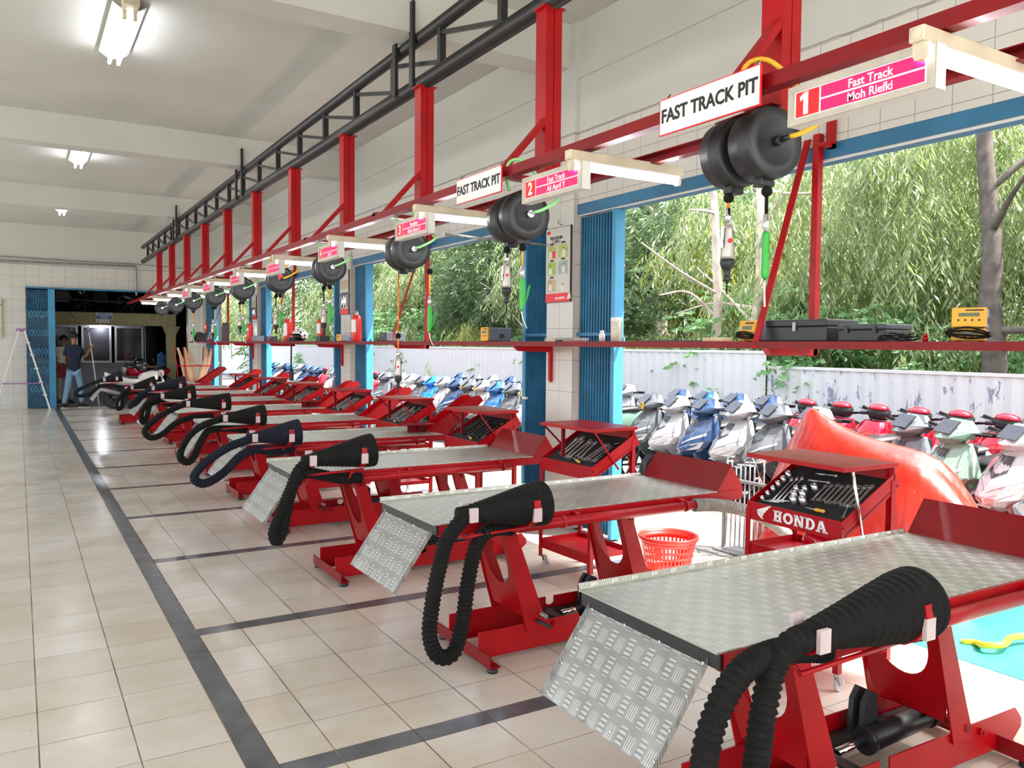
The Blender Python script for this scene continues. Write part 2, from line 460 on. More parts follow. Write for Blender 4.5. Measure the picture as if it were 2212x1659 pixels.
def gate(y, far, length, label):
    g = empty('folding_gate', (3.79, y, 0), 0 if not far else PI, label, 'gate', 'blue folding gates beside the columns')
    gate_mesh_parts(g, length, far)
gate(5.17, True, .42, 'blue folding gate bunched beside the tiled column, bottles on the shelf before it')
gate(5.545, False, .40, 'blue folding gate half hidden behind the column with the white poster')
gate(10.13, True, .42, 'blue folding gate beside the extinguisher with white labels, next to the second column')
gate(10.505, False, .40, 'blue folding gate behind the dark framed poster column')
gate(14.95, True, .42, 'bright blue folding gate at the third column behind the red extinguishers')
gate(15.325, False, .42, 'blue folding gate just past the third column')
gate(19.98, True, .98, 'wide blue folding gate in the farthest bay near the end wall')
for k, ((_, a), (b, _)) in enumerate(zip(COLY[:-1], COLY[1:])):
    t = empty('gate_track', (3.79, 0, 0), 0, ['blue gate track over the nearest opening by the trees', 'blue gate track over the second opening behind the second sign', 'blue gate track over the third opening past the second column', 'blue gate track over the farthest opening by the end wall'][k], 'gate track')
    MB().box(-.06, .10, a, b, 2.462, HDR-.001).build('track_box', MT['blue'], t)
    MB().box(-.045, -.02, a, b, 2.452, 2.461).build('roller_rail', MT['white'], t)
# ---------------------------------------------------------------- ceiling lights
def ceiling_light(y, label):
    t = empty('ceiling_light', (.735, y, CEIL), 0, label, 'light', 'twin tube lights on the ceiling')
    L = 1.18
    MB().box(-.055, .055, -L/2-.12, L/2, -.075, 0).build('housing', MT['cream'], t, bevel=.004)
    m = MB()
    for s in (-1, 1): m.add([(s*.05,-L/2,-.072),(s*.05,L/2,-.072),(s*.115,L/2,-.03),(s*.115,-L/2,-.03),(s*.115,L/2,-.027),(s*.115,-L/2,-.027),(s*.05,L/2,-.068),(s*.05,-L/2,-.068)], [(0,1,2,3),(5,4,6,7),(3,2,4,5)])
    m.add([(-.05,-L/2,-.077),(.05,-L/2,-.077),(.05,L/2,-.077),(-.05,L/2,-.077)], [(0,1,2,3)])
    m.build('reflector', MT['white'], t)
    for s in (-1, 1):
        MB().cyl((s*.035, -L/2+.02, -.115), (s*.035, L/2-.02, -.115), .014, 12).build('tube', MT['tube'], t)
        MB().box(s*.035-.012, s*.035+.012, -L/2-.01, -L/2+.03, -.135, -.075).build('lamp_holder', MT['cream'], t)
        MB().box(s*.035-.012, s*.035+.012, L/2-.03, L/2+.01, -.135, -.075).build('lamp_holder', MT['cream'], t)
ceiling_light(7.2, 'nearest of the twin tube ceiling lights, largest at upper left')
ceiling_light(12.05, 'middle twin tube ceiling light between the two white beams')
ceiling_light(16.9, 'farthest small twin tube ceiling light near the end wall')
# ---------------------------------------------------------------- motorcycle service lifts
def checker(mb): return mb
def hose_geo(mb, pts, r=.030, pitch=.019, n=12, mi=0, amp=.11):
    p = smooth_path(pts, pitch/4); rad = [r*(1+amp*(1, .25, -1, .25)[i % 4]) for i in range(len(p))]
    return mb.ring_tube(p, rad, n, mi=mi)
LIFT_CACHE = {}
def cached(key, fn, mat, parent, **k):
    # first use builds the mesh, later ones copy the object
    if key not in LIFT_CACHE:
        LIFT_CACHE[key] = fn().build(key.split('|')[0], mat, parent, **k); return LIFT_CACHE[key]
    o = LIFT_CACHE[key].copy(); COL.objects.link(o); o.parent = parent; return o
def base_rail(s):
    def f():
        m = MB(); y = s*.145
        prof = [(.295,.030),(1.60,.030),(1.66,.075),(1.66,.105),(1.62,.150),(.90,.150),(.90,.118),(.885,.106),(.865,.106),(.85,.118),(.85,.150),(.295,.150)]
        m.prism(prof, y-.003*s, y+.003*s, 'y')
        m.box(.295, 1.62, min(y, y+s*-.035), max(y, y+s*-.035), .026, .032)
        return m
    return f
def leg(xt, xb, wt, wb):
    # two inclined side strips joined by a web plate with a round cut-out open to the top
    def f():
        m = MB(); zt, zb = .615, .115
        for s in (-1, 1):
            y = s*.155
            m.prism([(xt, zt), (xt+wt, zt), (xb+wb, zb), (xb, zb)], y-.004, y+.004, 'y')
        d = Vector((xb-xt, 0, zb-zt)); L = d.length; d.normalize()
        o = Vector((xt+.012, 0, zt))
        def pt(y, t): q = o + d*t; return (q.x, y, q.z)
        # U-shaped web: outline in (y, t)
        ws = .151; n = 14
        outer = [(-ws, .02), (-ws, L*.86), (ws, L*.86), (ws, .02)]
        inner = []
        cy, ct, rr, hw = 0, L*.34, L*.26, .108
        inner += [(hw, .02)]
        for k in range(n+1):
            a = PI*k/n; inner.append((hw*math.cos(a), ct + rr*math.sin(a)))
        inner += [(-hw, .02)]
        nrm = Vector((d.z, 0, -d.x))*.004
        vs, fs = [], []
        half = len(inner)
        # strips between inner curve and outer boundary
        def outer_at(i):
            y, t = inner[i]
            if i < 2: return (ws, .02 if i == 0 else t)
            if i >= half-2: return (-ws, t if i == half-2 else .02)
            a = PI*(i-1)/n
            if abs(math.cos(a)) > .72: return (math.copysign(ws, math.cos(a)), max(t, L*.36 + (L*.5)*math.sin(a)*.9))
            return (ws*math.cos(a)/.72, L*.86)
        for off in (nrm, -nrm):
            for i in range(half):
                for (y, t) in (inner[i], outer_at(i)):
                    q = Vector(pt(y, t)) + off; vs.append(q)
        h = 2*half
        for i in range(half-1):
            a, b, c, e = 2*i, 2*i+1, 2*i+3, 2*i+2
            fs += [(a, b, c, e), (h+e, h+c, h+b, h+a), (a, e, h+e, h+a), (b, h+b, h+c, c)]
        m.add(vs, fs)
        return m
    return f
def cradle_geo(x0, x1, zc, yc, hooks):
    m = MB(); zb = zc-.085
    m.cyl((x0-.02, yc+.01, zb), (x1+.03, yc+.01, zb+.012), .007, 8)
    for x in (x0+.01, x1-.03):
        cable(m, [(x-.02, -.33, .645), (x-.02, -.36, .66), (x-.005, yc+.03, zb-.01), (x, yc+.01, zb)], .006, 8)
    return m
def hook_geo(x, yc, zc, r, tip):
    # flat U strip under the cone, upright ends; tip=True gives the pale sleeve on the outer end
    m = MB(); w = .017; n = 10; a0, a1 = -.12*PI, 1.12*PI
    pts = []
    if not tip:
        for k in range(n+1):
            a = a1 + (a0-a1)*k/n; pts.append((yc + r*math.cos(a), zc - r*math.sin(a)*.95))
    else:
        for sgn in (-1, 1): pass
    vs, fs = [], []
    for (y, z) in pts:
        dy, dz = y-yc, z-zc; L = math.hypot(dy, dz); dy, dz = dy/L*.003, dz/L*.003
        vs += [(x-w, y-dy, z-dz), (x+w, y-dy, z-dz), (x+w, y+dy, z+dz), (x-w, y+dy, z+dz)]
    for i in range(len(pts)-1):
        b = i*4
        for k in range(4): fs.append((b+k, b+(k+1) % 4, b+4+(k+1) % 4, b+4+k))
    m.add(vs, fs); return m
def sleeve_geo(x, yc, zc, r, s):
    m = MB(); w = .019; y = yc + s*(r+.001)
    m.box(x-w, x+w, y-.006, y+.006, zc-.005, zc+.052); return m
def cone_geo(tip, end, yt, ye, r0=.036, r1=.096):
    p0 = Vector((tip[0], yt, tip[1])); p1 = Vector((end[0], ye, end[1])); d = p1-p0; L = d.length
    q = d.to_track_quat('Z', 'Y').to_matrix().to_4x4(); M = Matrix.Translation(p0) @ q
    prof = [(.001, -.05), (r0*.93, -.05)]; N = 64
    for i in range(N+1):
        t = i/N; e = .9*t + .1*t*t*(3-2*t) if t < .86 else .86+.02+(t-.86)*.35
        r = r0 + (r1-r0)*min(1, e/.93)
        prof.append((r + .0016*(1 if (i//2) % 2 else -1), t*L))
    prof += [(r1*.99, L+.004), (r1*.93, L+.004), (r1*.90, L-.03), (r1*.62, L*.45), (.001, L*.40)]
    m = MB(); m.lathe(prof, M, 28, caps=False); return m
def make_lift(i, yc, xf, label, tip, end, loop, navy=False, stop='plate', rotz=0.0, hosez=True):
    R = empty('service_lift', (xf, yc, 0), rotz, label, 'motorcycle lift', 'red motorcycle service lifts')
    rub = MT['rubber_navy'] if navy else MT['rubber']
    # --- table
    def top():
        m = MB(); m.box(0, 1.615, -.292, .292, .696, .701)
        m.add([(0,.288,.70),(1.60,.288,.70),(1.60,.296,.719),(0,.296,.719),(0,.299,.717),(1.60,.299,.717),(1.60,.299,.69),(0,.299,.69)], [(0,1,2,3),(3,2,5,4),(4,5,6,7)])
        return m
    cached('table_plate', top, MT['plate'], R)
    def side(s):
        def f():
            m = MB()
            m.prism([(s*.300,.648),(s*.300,.6955),(s*.27,.6955),(s*.27,.690),(s*.294,.690),(s*.294,.652),(s*.27,.652),(s*.27,.648)], .02, 1.78, 'x'); return m
        return f
    cached('side_channel|n', side(-1), MT['red'], R); cached('side_channel|f', side(1), MT['red'], R)
    def cross():
        m = MB()
        m.box(.01, .045, -.292, .292, .655, .694); return m
    cached('front_crossbar', cross, MT['black'], R)
    def sub(s):
        def f():
            m = MB(); y = s*.155; m.box(.32, 1.36, y-.018, y+.018, .600, .648); return m
        return f
    cached('subframe_bar|n', sub(-1), MT['darkred'], R); cached('subframe_bar|f', sub(1), MT['darkred'], R)
    # --- base
    cached('base_rail|n', base_rail(-1), MT['red'], R); cached('base_rail|f', base_rail(1), MT['red'], R)
    def sill(x):
        def f():
            m = MB(); m.prism([(x,.022),(x+.055,.022),(x+.055,.028),(x+.006,.028),(x+.006,.080),(x,.080)], -.262, .262, 'y'); return m
        return f
    for x in (.288, 1.50):
        cached('base_crossbar|%g' % x, sill(x), MT['darkred'], R)
        for s in (-1, 1):
            cached('foot|%g%d' % (x, s), lambda x=x, s=s: MB().lathe([(.001,0),(.024,0),(.026,.010),(.022,.018),(.012,.022),(.001,.022)], Matrix.Translation((x+.026, s*.240, 0)), 16), MT['blackplastic'], R)
    for nm, x0, x1, wt, wb in (('f', .405, .545, .066, .118), ('r', 1.085, 1.225, .070, .112)):
        cached('leg_frame|'+nm, leg(x0, x1, wt, wb), MT['red'], R)
    def rod(x, z, r, a, b): return lambda: MB().cyl((x, a, z), (x, b, z), r, 12)
    cached('pivot_rod|1', rod(.625, .185, .011, -.20, .19), MT['greysteel'], R)
    cached('pivot_rod|2', rod(.46, .585, .012, -.175, .175), MT['darkred'], R)
    cached('pivot_rod|3', rod(1.30, .155, .014, -.165, .165), MT['darkred'], R)
    cached('pivot_rod|4', rod(1.15, .585, .012, -.175, .175), MT['darkred'], R)
    cached('release_bar', rod(.60, .160, .0085, -.27, .05), MT['black'], R)
    def bolt(x, z): return lambda: MB().cyl((x, -.148, z), (x, -.163, z), .013, 6).cyl((x, -.163, z), (x, -.170, z), .007, 8)
    for x, z in ((.70, .128), (1.395, .118)): cached('bolt|%g' % x, bolt(x, z), MT['red'], R)
    def ram():
        m = MB(); m.cyl((1.02, .02, .105), (1.34, .02, .120), .042, 20); m.cyl((1.00,.02,.104), (1.02,.02,.105), .047, 20); m.cyl((1.34,.02,.12),(1.37,.02,.121),.047,20); return m
    ro = cached('lift_ram', ram, MT['black'], R)
    cached('ram_rod', lambda: MB().cyl((.86, .02, .098), (1.00, .02, .104), .016, 14), MT['chrome'], R)
    cached('ram_beam', lambda: MB().box(.80, .85, -.14, .14, .05, .10), MT['black'], R)
    cached('ram_beam|2', lambda: MB().box(.85, 1.45, .10, .135, .06, .095), MT['black'], R)
    cached('ram_bracket', lambda: MB().prism([(1.02,.10),(1.10,.10),(1.10,.24),(1.06,.26),(1.03,.22)], .085, .105, 'y').prism([(1.02,.10),(1.10,.10),(1.10,.24),(1.06,.26),(1.03,.22)], .04, .06, 'y'), MT['blackplastic'], R)
    # --- ramp flap hanging off the front
    def flap():
        m = MB(); d = Vector((-.175, 0, -.245)); u = d.normalized(); nrm = Vector((-u.z, 0, u.x))
        p0 = Vector((.022, 0, .668))
        def q(t, y, h): v = p0 + d*t + nrm*h; return (v.x, y, v.z)
        for (y0, y1, h0, h1) in ((-.25, .25, -.002, .002),):
            m.add([q(0,y0,h0),q(0,y1,h0),q(1,y1,h0),q(1,y0,h0),q(0,y0,h1),q(0,y1,h1),q(1,y1,h1),q(1,y0,h1)], [(0,3,2,1),(4,5,6,7),(0,1,5,4),(1,2,6,5),(2,3,7,6),(3,0,4,7)])
        for y in (-.25, .25):
            m.add([q(0,y,-.002),q(1,y,-.002),q(1,y,-.014),q(0,y,-.014)], [(0,1,2,3)])
        return m
    fo = cached('ramp_flap', flap, MT['flap'], R)
    def rivets():
        m = MB(); d = Vector((-.175, 0, -.245)); u = d.normalized(); nrm = Vector((u.z, 0, -u.x)); p0 = Vector((.022, 0, .668))
        rt = nrm.to_track_quat('Z', 'Y').to_matrix().to_4x4()
        for t, y in ((.06,.235),(.06,.08),(.06,-.07),(.06,-.235),(.38,.24),(.65,.24),(.95,.235),(.93,.09),(.93,-.06),(.93,-.235),(.36,-.235),(.66,-.235),(.30,.237)):
            v = p0 + d*t + nrm*.0022; v.y = y
            m.lathe([(.0055,0),(.0050,.0018),(.002,.0024),(.0018,.001),(.0001,.001)], Matrix.Translation(v) @ rt, 10, caps=False)
        return m
    cached('rivet', rivets, MT['steel'], R)
    # --- exhaust pipe along the near edge
    def pipe():
        m = MB(); m.cyl((.34 if i != 3 else .38, -.330, .655), (1.42, -.330, .655), .023, 16)
        for x in (.62, 1.36): m.lathe([(.0245,-.008),(.027,-.008),(.027,.008),(.0245,.008)], Matrix.Translation((x,-.33,.655)) @ Matrix.Rotation(PI/2,4,'Y'), 16, caps=False)
        for x in (.70, 1.34): m.box(x-.012, x+.012, -.334, -.298, .66, .69)
        return m
    cached('exhaust_pipe', pipe, MT['red'], R)
    # --- cone, cradle and loop
    y = -.40
    cone_geo(tip, end, y, y-.005).build('exhaust_cone', rub, R)
    m = MB(); hose_geo(m, loop); m.build('exhaust_hose', rub, R)
    d = Vector((end[0]-tip[0], end[1]-tip[1])); x0 = tip[0]+.0; x1 = end[0]-.075
    zc = (tip[1]+end[1])/2
    cradle_geo(x0, x1, zc-.02, y, None).build('cone_cradle', MT['red'], R)
    def crad(x):
        t = max(0, min(1, (x-tip[0])/d.x)); return .036+.060*min(1, (.9*t+.1*t*t*(3-2*t))/.93)+.005
    for x, r, w in ((x0, crad(x0), .1), (x1, crad(x1), .85)):
        zz = tip[1] + (x-tip[0])/d.x*d.y
        h = hook_geo(x, y, zz, r, False).build('cone_hook', MT['red'], R)
        for s in (-1, 1): sleeve_geo(x, y, zz-r*(.55 if s < 0 else .1), r*.96, s).build('hook_sleeve', MT['sleeve'], h)
    # --- wheel stop at the rear
    if stop == 'plate':
        def st():
            m = MB()
            m.add([(1.615,-.292,.700),(1.615,.292,.700),(1.715,.292,.832),(1.715,-.292,.832),(1.715,.292,.826),(1.715,-.292,.826),(1.622,.292,.700),(1.622,-.292,.700)], [(0,1,2,3),(3,2,4,5),(6,7,5,4),(0,3,5,7),(1,6,4,2)])
            return m
        cached('wheel_stop', st, MT['darkred'], R)
        def gus():
            m = MB()
            for s in (-1, 1): m.prism([(1.622,.652),(1.78,.652),(1.78,.70),(1.716,.83),(1.622,.70)], s*.288-.003, s*.288+.003, 'y')
            return m
        def gus1(s): return lambda: MB().prism([(1.622,.652),(1.80,.652),(1.80,.71),(1.717,.83),(1.622,.70)], s*.288-.003, s*.288+.003, 'y')
        cached('stop_gusset|n', gus1(-1), MT['red'], R); cached('stop_gusset|f', gus1(1), MT['red'], R)
        if i == 1 or i == 2:
            m = MB(); pts = [(1.42,-.33,.655),(1.62,-.33,.645),(1.86,-.33,.60),(2.0,-.33,.50),(2.05,-.33,.35),(2.03,-.31,.12)] if i == 1 else [(1.42,-.33,.655),(1.58,-.335,.64),(1.75,-.345,.60),(1.93,-.35,.53),(2.12,-.35,.40),(2.25,-.35,.2),(2.30,-.35,.04)]
            hose_geo(m, pts, .031, .022); m.build('outlet_hose', MT['hose_grey'], R)
    else:
        def ch():
            m = MB(); a, b = (1.62, .665), (2.06, .975)
            for s in (-1, 1): m.prism([(1.56,.66),(1.72,.66),(2.10,.955),(2.06,1.0),(1.98,.99),(1.56,.70)], s*.10-.004, s*.10+.004, 'y')
            m.bar((1.60,0,.675), (2.075,0,.968), .20, .006)
            return m
        cached('wheel_channel', ch, MT['red'], R)
        if stop == 'vice':
            def vi():
                m = MB(); m.box(1.36, 1.62, -.13, .05, .762, .770); m.box(1.40, 1.58, -.045, -.037, .701, .762); m.box(1.485, 1.493, -.11, .03, .701, .762); return m
            cached('wheel_clamp', vi, MT['darkred'], R)
    return R
MT['sleeve'] = simple('clear_sleeve', (.62,.50,.50), .3)
LIFTS = [  # yc, xf, tip, end, loop(x,z), navy, stop, label
 (1.68,1.44,(.20,.742),(.61,.765),[(.22,.744),(.165,.742),(.12,.735),(.065,.69),(.035,.60),(.012,.47),(-.01,.34),(-.03,.25),(-.075,.205),(-.12,.23),(-.15,.32),(-.155,.46),(-.14,.57),(-.095,.655),(-.02,.705),(.10,.712),(.22,.69),(.345,.657)],0,'plate','nearest red motorcycle lift with the big tread flap and largest black exhaust cone'),
 (3.28,1.45,(.105,.756),(.455,.770),[(.122,.757),(.085,.749),(.004,.672),(-.036,.565),(-.07,.421),(-.082,.292),(-.045,.206),(.022,.207),(.069,.322),(.1,.47),(.142,.599),(.20,.66),(.28,.668),(.345,.657)],0,'plate','second red motorcycle lift, its long black hose loop almost touching the floor'),
 (4.83,1.32,(.067,.792),(.425,.829),[(.085,.794),(.062,.789),(-.003,.742),(-.055,.63),(-.107,.506),(-.145,.408),(-.128,.359),(-.1,.402),(-.063,.553),(-.022,.666),(.036,.718),(.141,.697),(.25,.667),(.385,.657)],0,'plate','third red lift, its narrow black hose loop hanging beside the pale tread flap'),
 (6.33,1.40,(.037,.763),(.363,.788),[(.055,.764),(.027,.756),(-.118,.715),(-.245,.647),(-.338,.572),(-.375,.503),(-.308,.462),(-.183,.521),(-.055,.635),(.059,.671),(.175,.655),(.345,.655)],1,'vice','fourth red lift with navy cone, wide round hose loop and small wheel clamp'),
 (7.85,1.41,(.142,.776),(.487,.790),[(.16,.777),(.123,.770),(-.034,.722),(-.149,.638),(-.219,.52),(-.227,.44),(-.171,.404),(-.113,.453),(-.047,.592),(.024,.67),(.162,.676),(.345,.656)],0,'channel','fifth red lift, its ribbed hose loop open in front of the navy coned one'),
 (9.40,1.42,(.083,.803),(.505,.812),[(.10,.803),(.06,.798),(-.076,.745),(-.232,.654),(-.334,.54),(-.278,.466),(-.167,.494),(-.032,.598),(.127,.65),(.345,.655)],0,'vice','sixth red lift, slanting hose loop hanging over its white flap'),
 (10.95,1.42,(.053,.797),(.424,.828),[(.07,.798),(.027,.786),(-.092,.728),(-.164,.635),(-.181,.525),(-.15,.48),(-.114,.56),(-.077,.69),(.026,.724),(.13,.688),(.345,.655)],0,'channel','seventh red lift, hose drooping straight down in front of its flap'),
 (12.5,1.50,(.072,.813),(.493,.878),[(.09,.815),(.061,.814),(-.045,.752),(-.162,.647),(-.225,.567),(-.151,.60),(-.046,.70),(.06,.72),(.20,.69),(.345,.655)],1,'channel','eighth red lift with a slim navy cone tilted upward and its flap hanging in front'),
 (14.1,1.45,(.034,.745),(.371,.824),[(.052,.749),(.02,.736),(-.096,.653),(-.181,.513),(-.163,.421),(-.105,.454),(-.091,.582),(.001,.651),(.15,.66),(.345,.655)],0,'channel','ninth red lift, small tight hose loop beside the parked white motorcycle wheel'),
 (15.8,1.22,(.019,.799),(.284,.859),[(.037,.803),(.0,.795),(-.157,.739),(-.40,.611),(-.368,.532),(-.195,.567),(-.053,.682),(.12,.695),(.345,.655)],1,'channel','farthest red lift, its hose loop standing out toward the two people'),
]
for i, (yc, xf, tip, end, lp, nv, st, lb) in enumerate(LIFTS):
    n = len(lp)
    def yy(k):
        t = k/(n-1)
        if i == 0: return -.40 - .015*math.sin(PI*t) + (.07 if t > .8 else 0)*(t-.8)/.2
        return -.40 + max(0, (t-.55)/.45)*.07 - .03*math.sin(PI*t)*(1 if i % 2 else .3)
    make_lift(i+1, yc, xf, lb, tip, end, [(p[0], yy(k), p[1]) for k, p in enumerate(lp)], nv, st, math.radians(-1.2) if i == 0 else 0)
# ---------------------------------------------------------------- black ceiling truss
def truss():
    t = empty('ceiling_truss', (2.42, 2.0, 3.20), 0, 'long black pipe truss under the ceiling that the red posts hang from', 'truss')
    y0, y1 = -1.5, 17.9      # local
    MB().cyl((0, y0, .05), (0, y1, .05), .052, 20).build('lower_pipe', MT['black'], t)
    MB().cyl((0, y0, .365), (0, y1, .365), .043, 20).build('upper_pipe', MT['black'], t)
    ys = [4.116-2-.79*k for k in range(5, 0, -1)] + [4.116-2 + .79*k for k in range(0, 21)]
    ys = [y for y in ys if y0 < y < y1]
    vo = do = None
    for k, y in enumerate(ys):
        if vo is None: vo = MB().box(-.022, .022, -.022, .022, .09, .335).build('upright', MT['black'], t)
        else: vo = vo.copy(); COL.objects.link(vo)
        vo.location.y = y
        if k:
            if do is None: do = MB().bar((0, .02, .305), (0, -.77, .115), .030, .026).build('lattice_bar', MT['black'], t)
            else: do = do.copy(); COL.objects.link(do)
            do.location.y = y
    for yb in (5.385, 10.385, 15.185):
        for s in (-1, 1):
            yy = yb-2 + s*.150
            m = MB(); m.box(-.075, -.053, yy-.028, yy+.028, .03, .60 if s < 0 else .40); m.box(-.055, .03, yy-.028, yy+.028, .02, .028)
            m.build('hanger_strap', MT['black'], t)
truss()
# ---------------------------------------------------------------- red frame hanging from the truss
POSTY = [2.09 + 1.54*k for k in range(0, 11)]
def hanging_frame():
    t = empty('hanging_frame', (2.25, 2.0, 2.25), 0, 'red steel frame of posts and two rails hanging over the row of lifts', 'frame')
    po = st = cr = None
    for y in POSTY:
        l = y - 2.0
        def mk(o, f, n, m):
            if o is None: return f().build(n, m, t, bevel=.003)
            o = o.copy(); COL.objects.link(o); return o
        def fpost():
            m = MB(); m.box(.12, .168, -.05, .05, .02, .955); m.box(.172, .22, -.05, .05, .02, .955); m.box(.1675, .1725, -.045, .045, .02, .955); m.box(.10,.24,-.055,.055,.953,.962); return m
        po = mk(po, fpost, 'post', MT['red']); po.location.y = l
        st = mk(st, lambda: MB().bar((.14, -.025, .385), (-.165, -.025, .04), .045, .03), 'diagonal_strut', MT['red']); st.location.y = l
        cr = mk(cr, lambda: MB().box(-.20, .20, -.03, .03, .048, .075), 'cross_member', MT['darkred']); cr.location.y = l
    def rail(x, z0, z1, s):
        m = MB(); a, b = -1.4, 17.6
        m.prism([(x,z0),(x+.05*s,z0),(x+.05*s,z0+.004),(x+.004*s,z0+.004),(x+.004*s,z1-.004),(x+.05*s,z1-.004),(x+.05*s,z1),(x,z1)], a, b, 'y'); return m
    rail(-.20, .018, .064, 1).build('front_rail', MT['darkred'], t)
    rail(.20, .0, .046, -1).build('rear_rail', MT['darkred'], t)
hanging_frame()
# ---------------------------------------------------------------- work lights under the frame
def work_lights():
    first = None
    for k in range(11):
        y = 1.265 + 1.535*k
        lab = 'white batten tube light over lift bay %s' % ['one, beside the sign with numeral 1', 'two, beside the sign with numeral 2', 'three, beside the sign with numeral 3', 'four, above the small sign with numeral 4', 'five along the red rail', 'six along the red rail', 'seven along the red rail', 'eight along the red rail', 'nine along the red rail', 'ten, second from the far end', 'eleven, at the far end of the rail'][k]
        if first is None:
            r = empty('work_light', (1.965, y, 2.264), 0, lab, 'light', 'batten tube lights along the red frame')
            MB().box(0, .63, -.021, .021, -.040, 0).build('mounting_batten', MT['cream'], r, bevel=.004)
            MB().box(.02, .61, -.023, .023, -.046, -.040).build('reflector_strip', MT['white'], r)
            for x in (.012, .606): MB().prism([(-.016,-.040),(.016,-.040),(.016,-.072),(.010,-.084),(-.010,-.084),(-.016,-.072)], x, x+.016, 'x').build('lamp_holder', MT['cream'], r)
            MB().cyl((.028, 0, -.066), (.606, 0, -.066), .0135, 14).build('tube', MT['tube'], r)
            MB().lathe([(.016,-.001),(.013,-.004),(.0001,-.004)], Matrix.Translation((0,0,-.02)) @ Matrix.Rotation(PI/2,4,'Y'), 14, caps=False).build('end_knockout', MT['cream'], r)
            first = r
        else:
            copy_tree(first, loc=(1.965, y, 2.264 - .006*min(k, 5)), label=lab)
work_lights()
# ---------------------------------------------------------------- bay signs
def bay_sign(y1, z0, num, l1, l2, label):
    W, H, D = .462, .116, .05
    t = empty('bay_sign', (2.0, y1, z0), 0, label, 'sign', 'numbered bay signs')
    # box with a rounded window
    m = MB(); m.box(.004, D, -W, 0, 0, H); m.build('sign_box', MT['white'], t, bevel=.002)
    m = MB()
    o = [(0,0),(-W,0),(-W,H),(0,H)]; i = [(-.022,.018),(-W+.022,.018),(-W+.022,H-.018),(-.022,H-.018)]
    for a in range(4):
        b = (a+1) % 4
        vs = [(0,o[a][0],o[a][1]),(0,o[b][0],o[b][1]),(0,i[b][0],i[b][1]),(0,i[a][0],i[a][1])]
        vs += [(.005,p[1],p[2]) for p in vs]
        m.add(vs, [(0,1,2,3),(4,7,6,5),(3,2,6,7),(0,4,5,1)])
    m.build('sign_frame', MT['signframe'], t)
    f = MB().box(.003, .0045, -W+.022, -.022, .018, H-.018).build('sign_face', MT['signwhite'], t)
    MB().box(.0018, .003, -.022-.088, -.029, .022, H-.022).build('number_panel', MT['signred'], f)
    for z0_, z1_ in ((.061, H-.022), (.022, .055)): MB().box(.0018, .003, -W+.029, -.117, z0_, z1_).build('name_panel', MT['pink'], f)
    def T(nm, s, size, y, z, sx=1, bold=.0006): text(nm, s, size, MT['signwhite'], frame((.0015, y, z), (0,-1,0), (0,0,1)), f, ext=.0008, bold=bold, sx=sx)
    if num == '1': MB().prism([(-.056,.026),(-.073,.026),(-.073,.091),(-.060,.091),(-.043,.079),(-.045,.067),(-.056,.072)], .0007, .0018, 'x').build('numeral', MT['signwhite'], f)
    else: T('numeral', num, .078, -.069, .057, .9, .0022)
    if l1: T('lettering', l1, .034, -.275, .0745, .95)
    if l2: T('lettering', l2, .034, -.275, .037, .95)
    return t
bay_sign(1.695, 2.108, '1', 'Fast Track', 'Moh Riefki', 'light box sign with a red numeral 1 and two magenta name strips')
bay_sign(3.212, 2.095, '2', 'Fast Track', 'Aji April Y', 'light box sign with a red numeral 2 and two magenta name strips')
bay_sign(4.690, 2.080, '3', 'Booking', 'Rizky Bagus S', 'small light box sign with a red numeral 3 hanging before a black reel')
bay_sign(6.20, 2.075, '4', '', 'Doni P', 'small light box sign with a red numeral 4 hanging before a black reel')
bay_sign(7.75, 2.07, '5', '', '', 'tiny magenta bay sign over the reel with the red sticker')
for k, lb in enumerate(('tiny magenta bay sign next beyond the one over the stickered reel', 'second tiny magenta bay sign beyond the stickered reel', 'third tiny magenta bay sign beyond the stickered reel')):
    bay_sign(9.28+1.53*k, 2.065, '678'[k], '', '', lb)
def pit_sign(y1, z0, label):
    W, H = .472, .130
    t = empty('pit_sign', (2.02, y1, z0), 0, label, 'sign', 'white hanging pit signs')
    MB().box(-.003, .003, -W, 0, 0, H).build('sign_board', MT['signred'], t)
    f = MB().box(-.0045, -.003, -W+.004, -.004, .004, H-.004).build('sign_face', MT['signwhite'], t)
    text('lettering', 'FAST TRACK PIT', .066, MT['ink'], frame((-.0055, -W/2, H*.50), (0,-1,0), (0,0,1)), f, ext=.0008, bold=.0016, sx=.93)
    for y in (-.03, -W+.03): MB().cyl((-.001, y, H-.006), (.02, y, H+.02), .002, 6).build('tie_wire', MT['ink'], t)
pit_sign(2.29, 2.209, 'large white board reading FAST TRACK PIT beside the numeral 1 sign')
pit_sign(3.90, 2.189, 'smaller white board reading FAST TRACK PIT left of the numeral 2 sign')
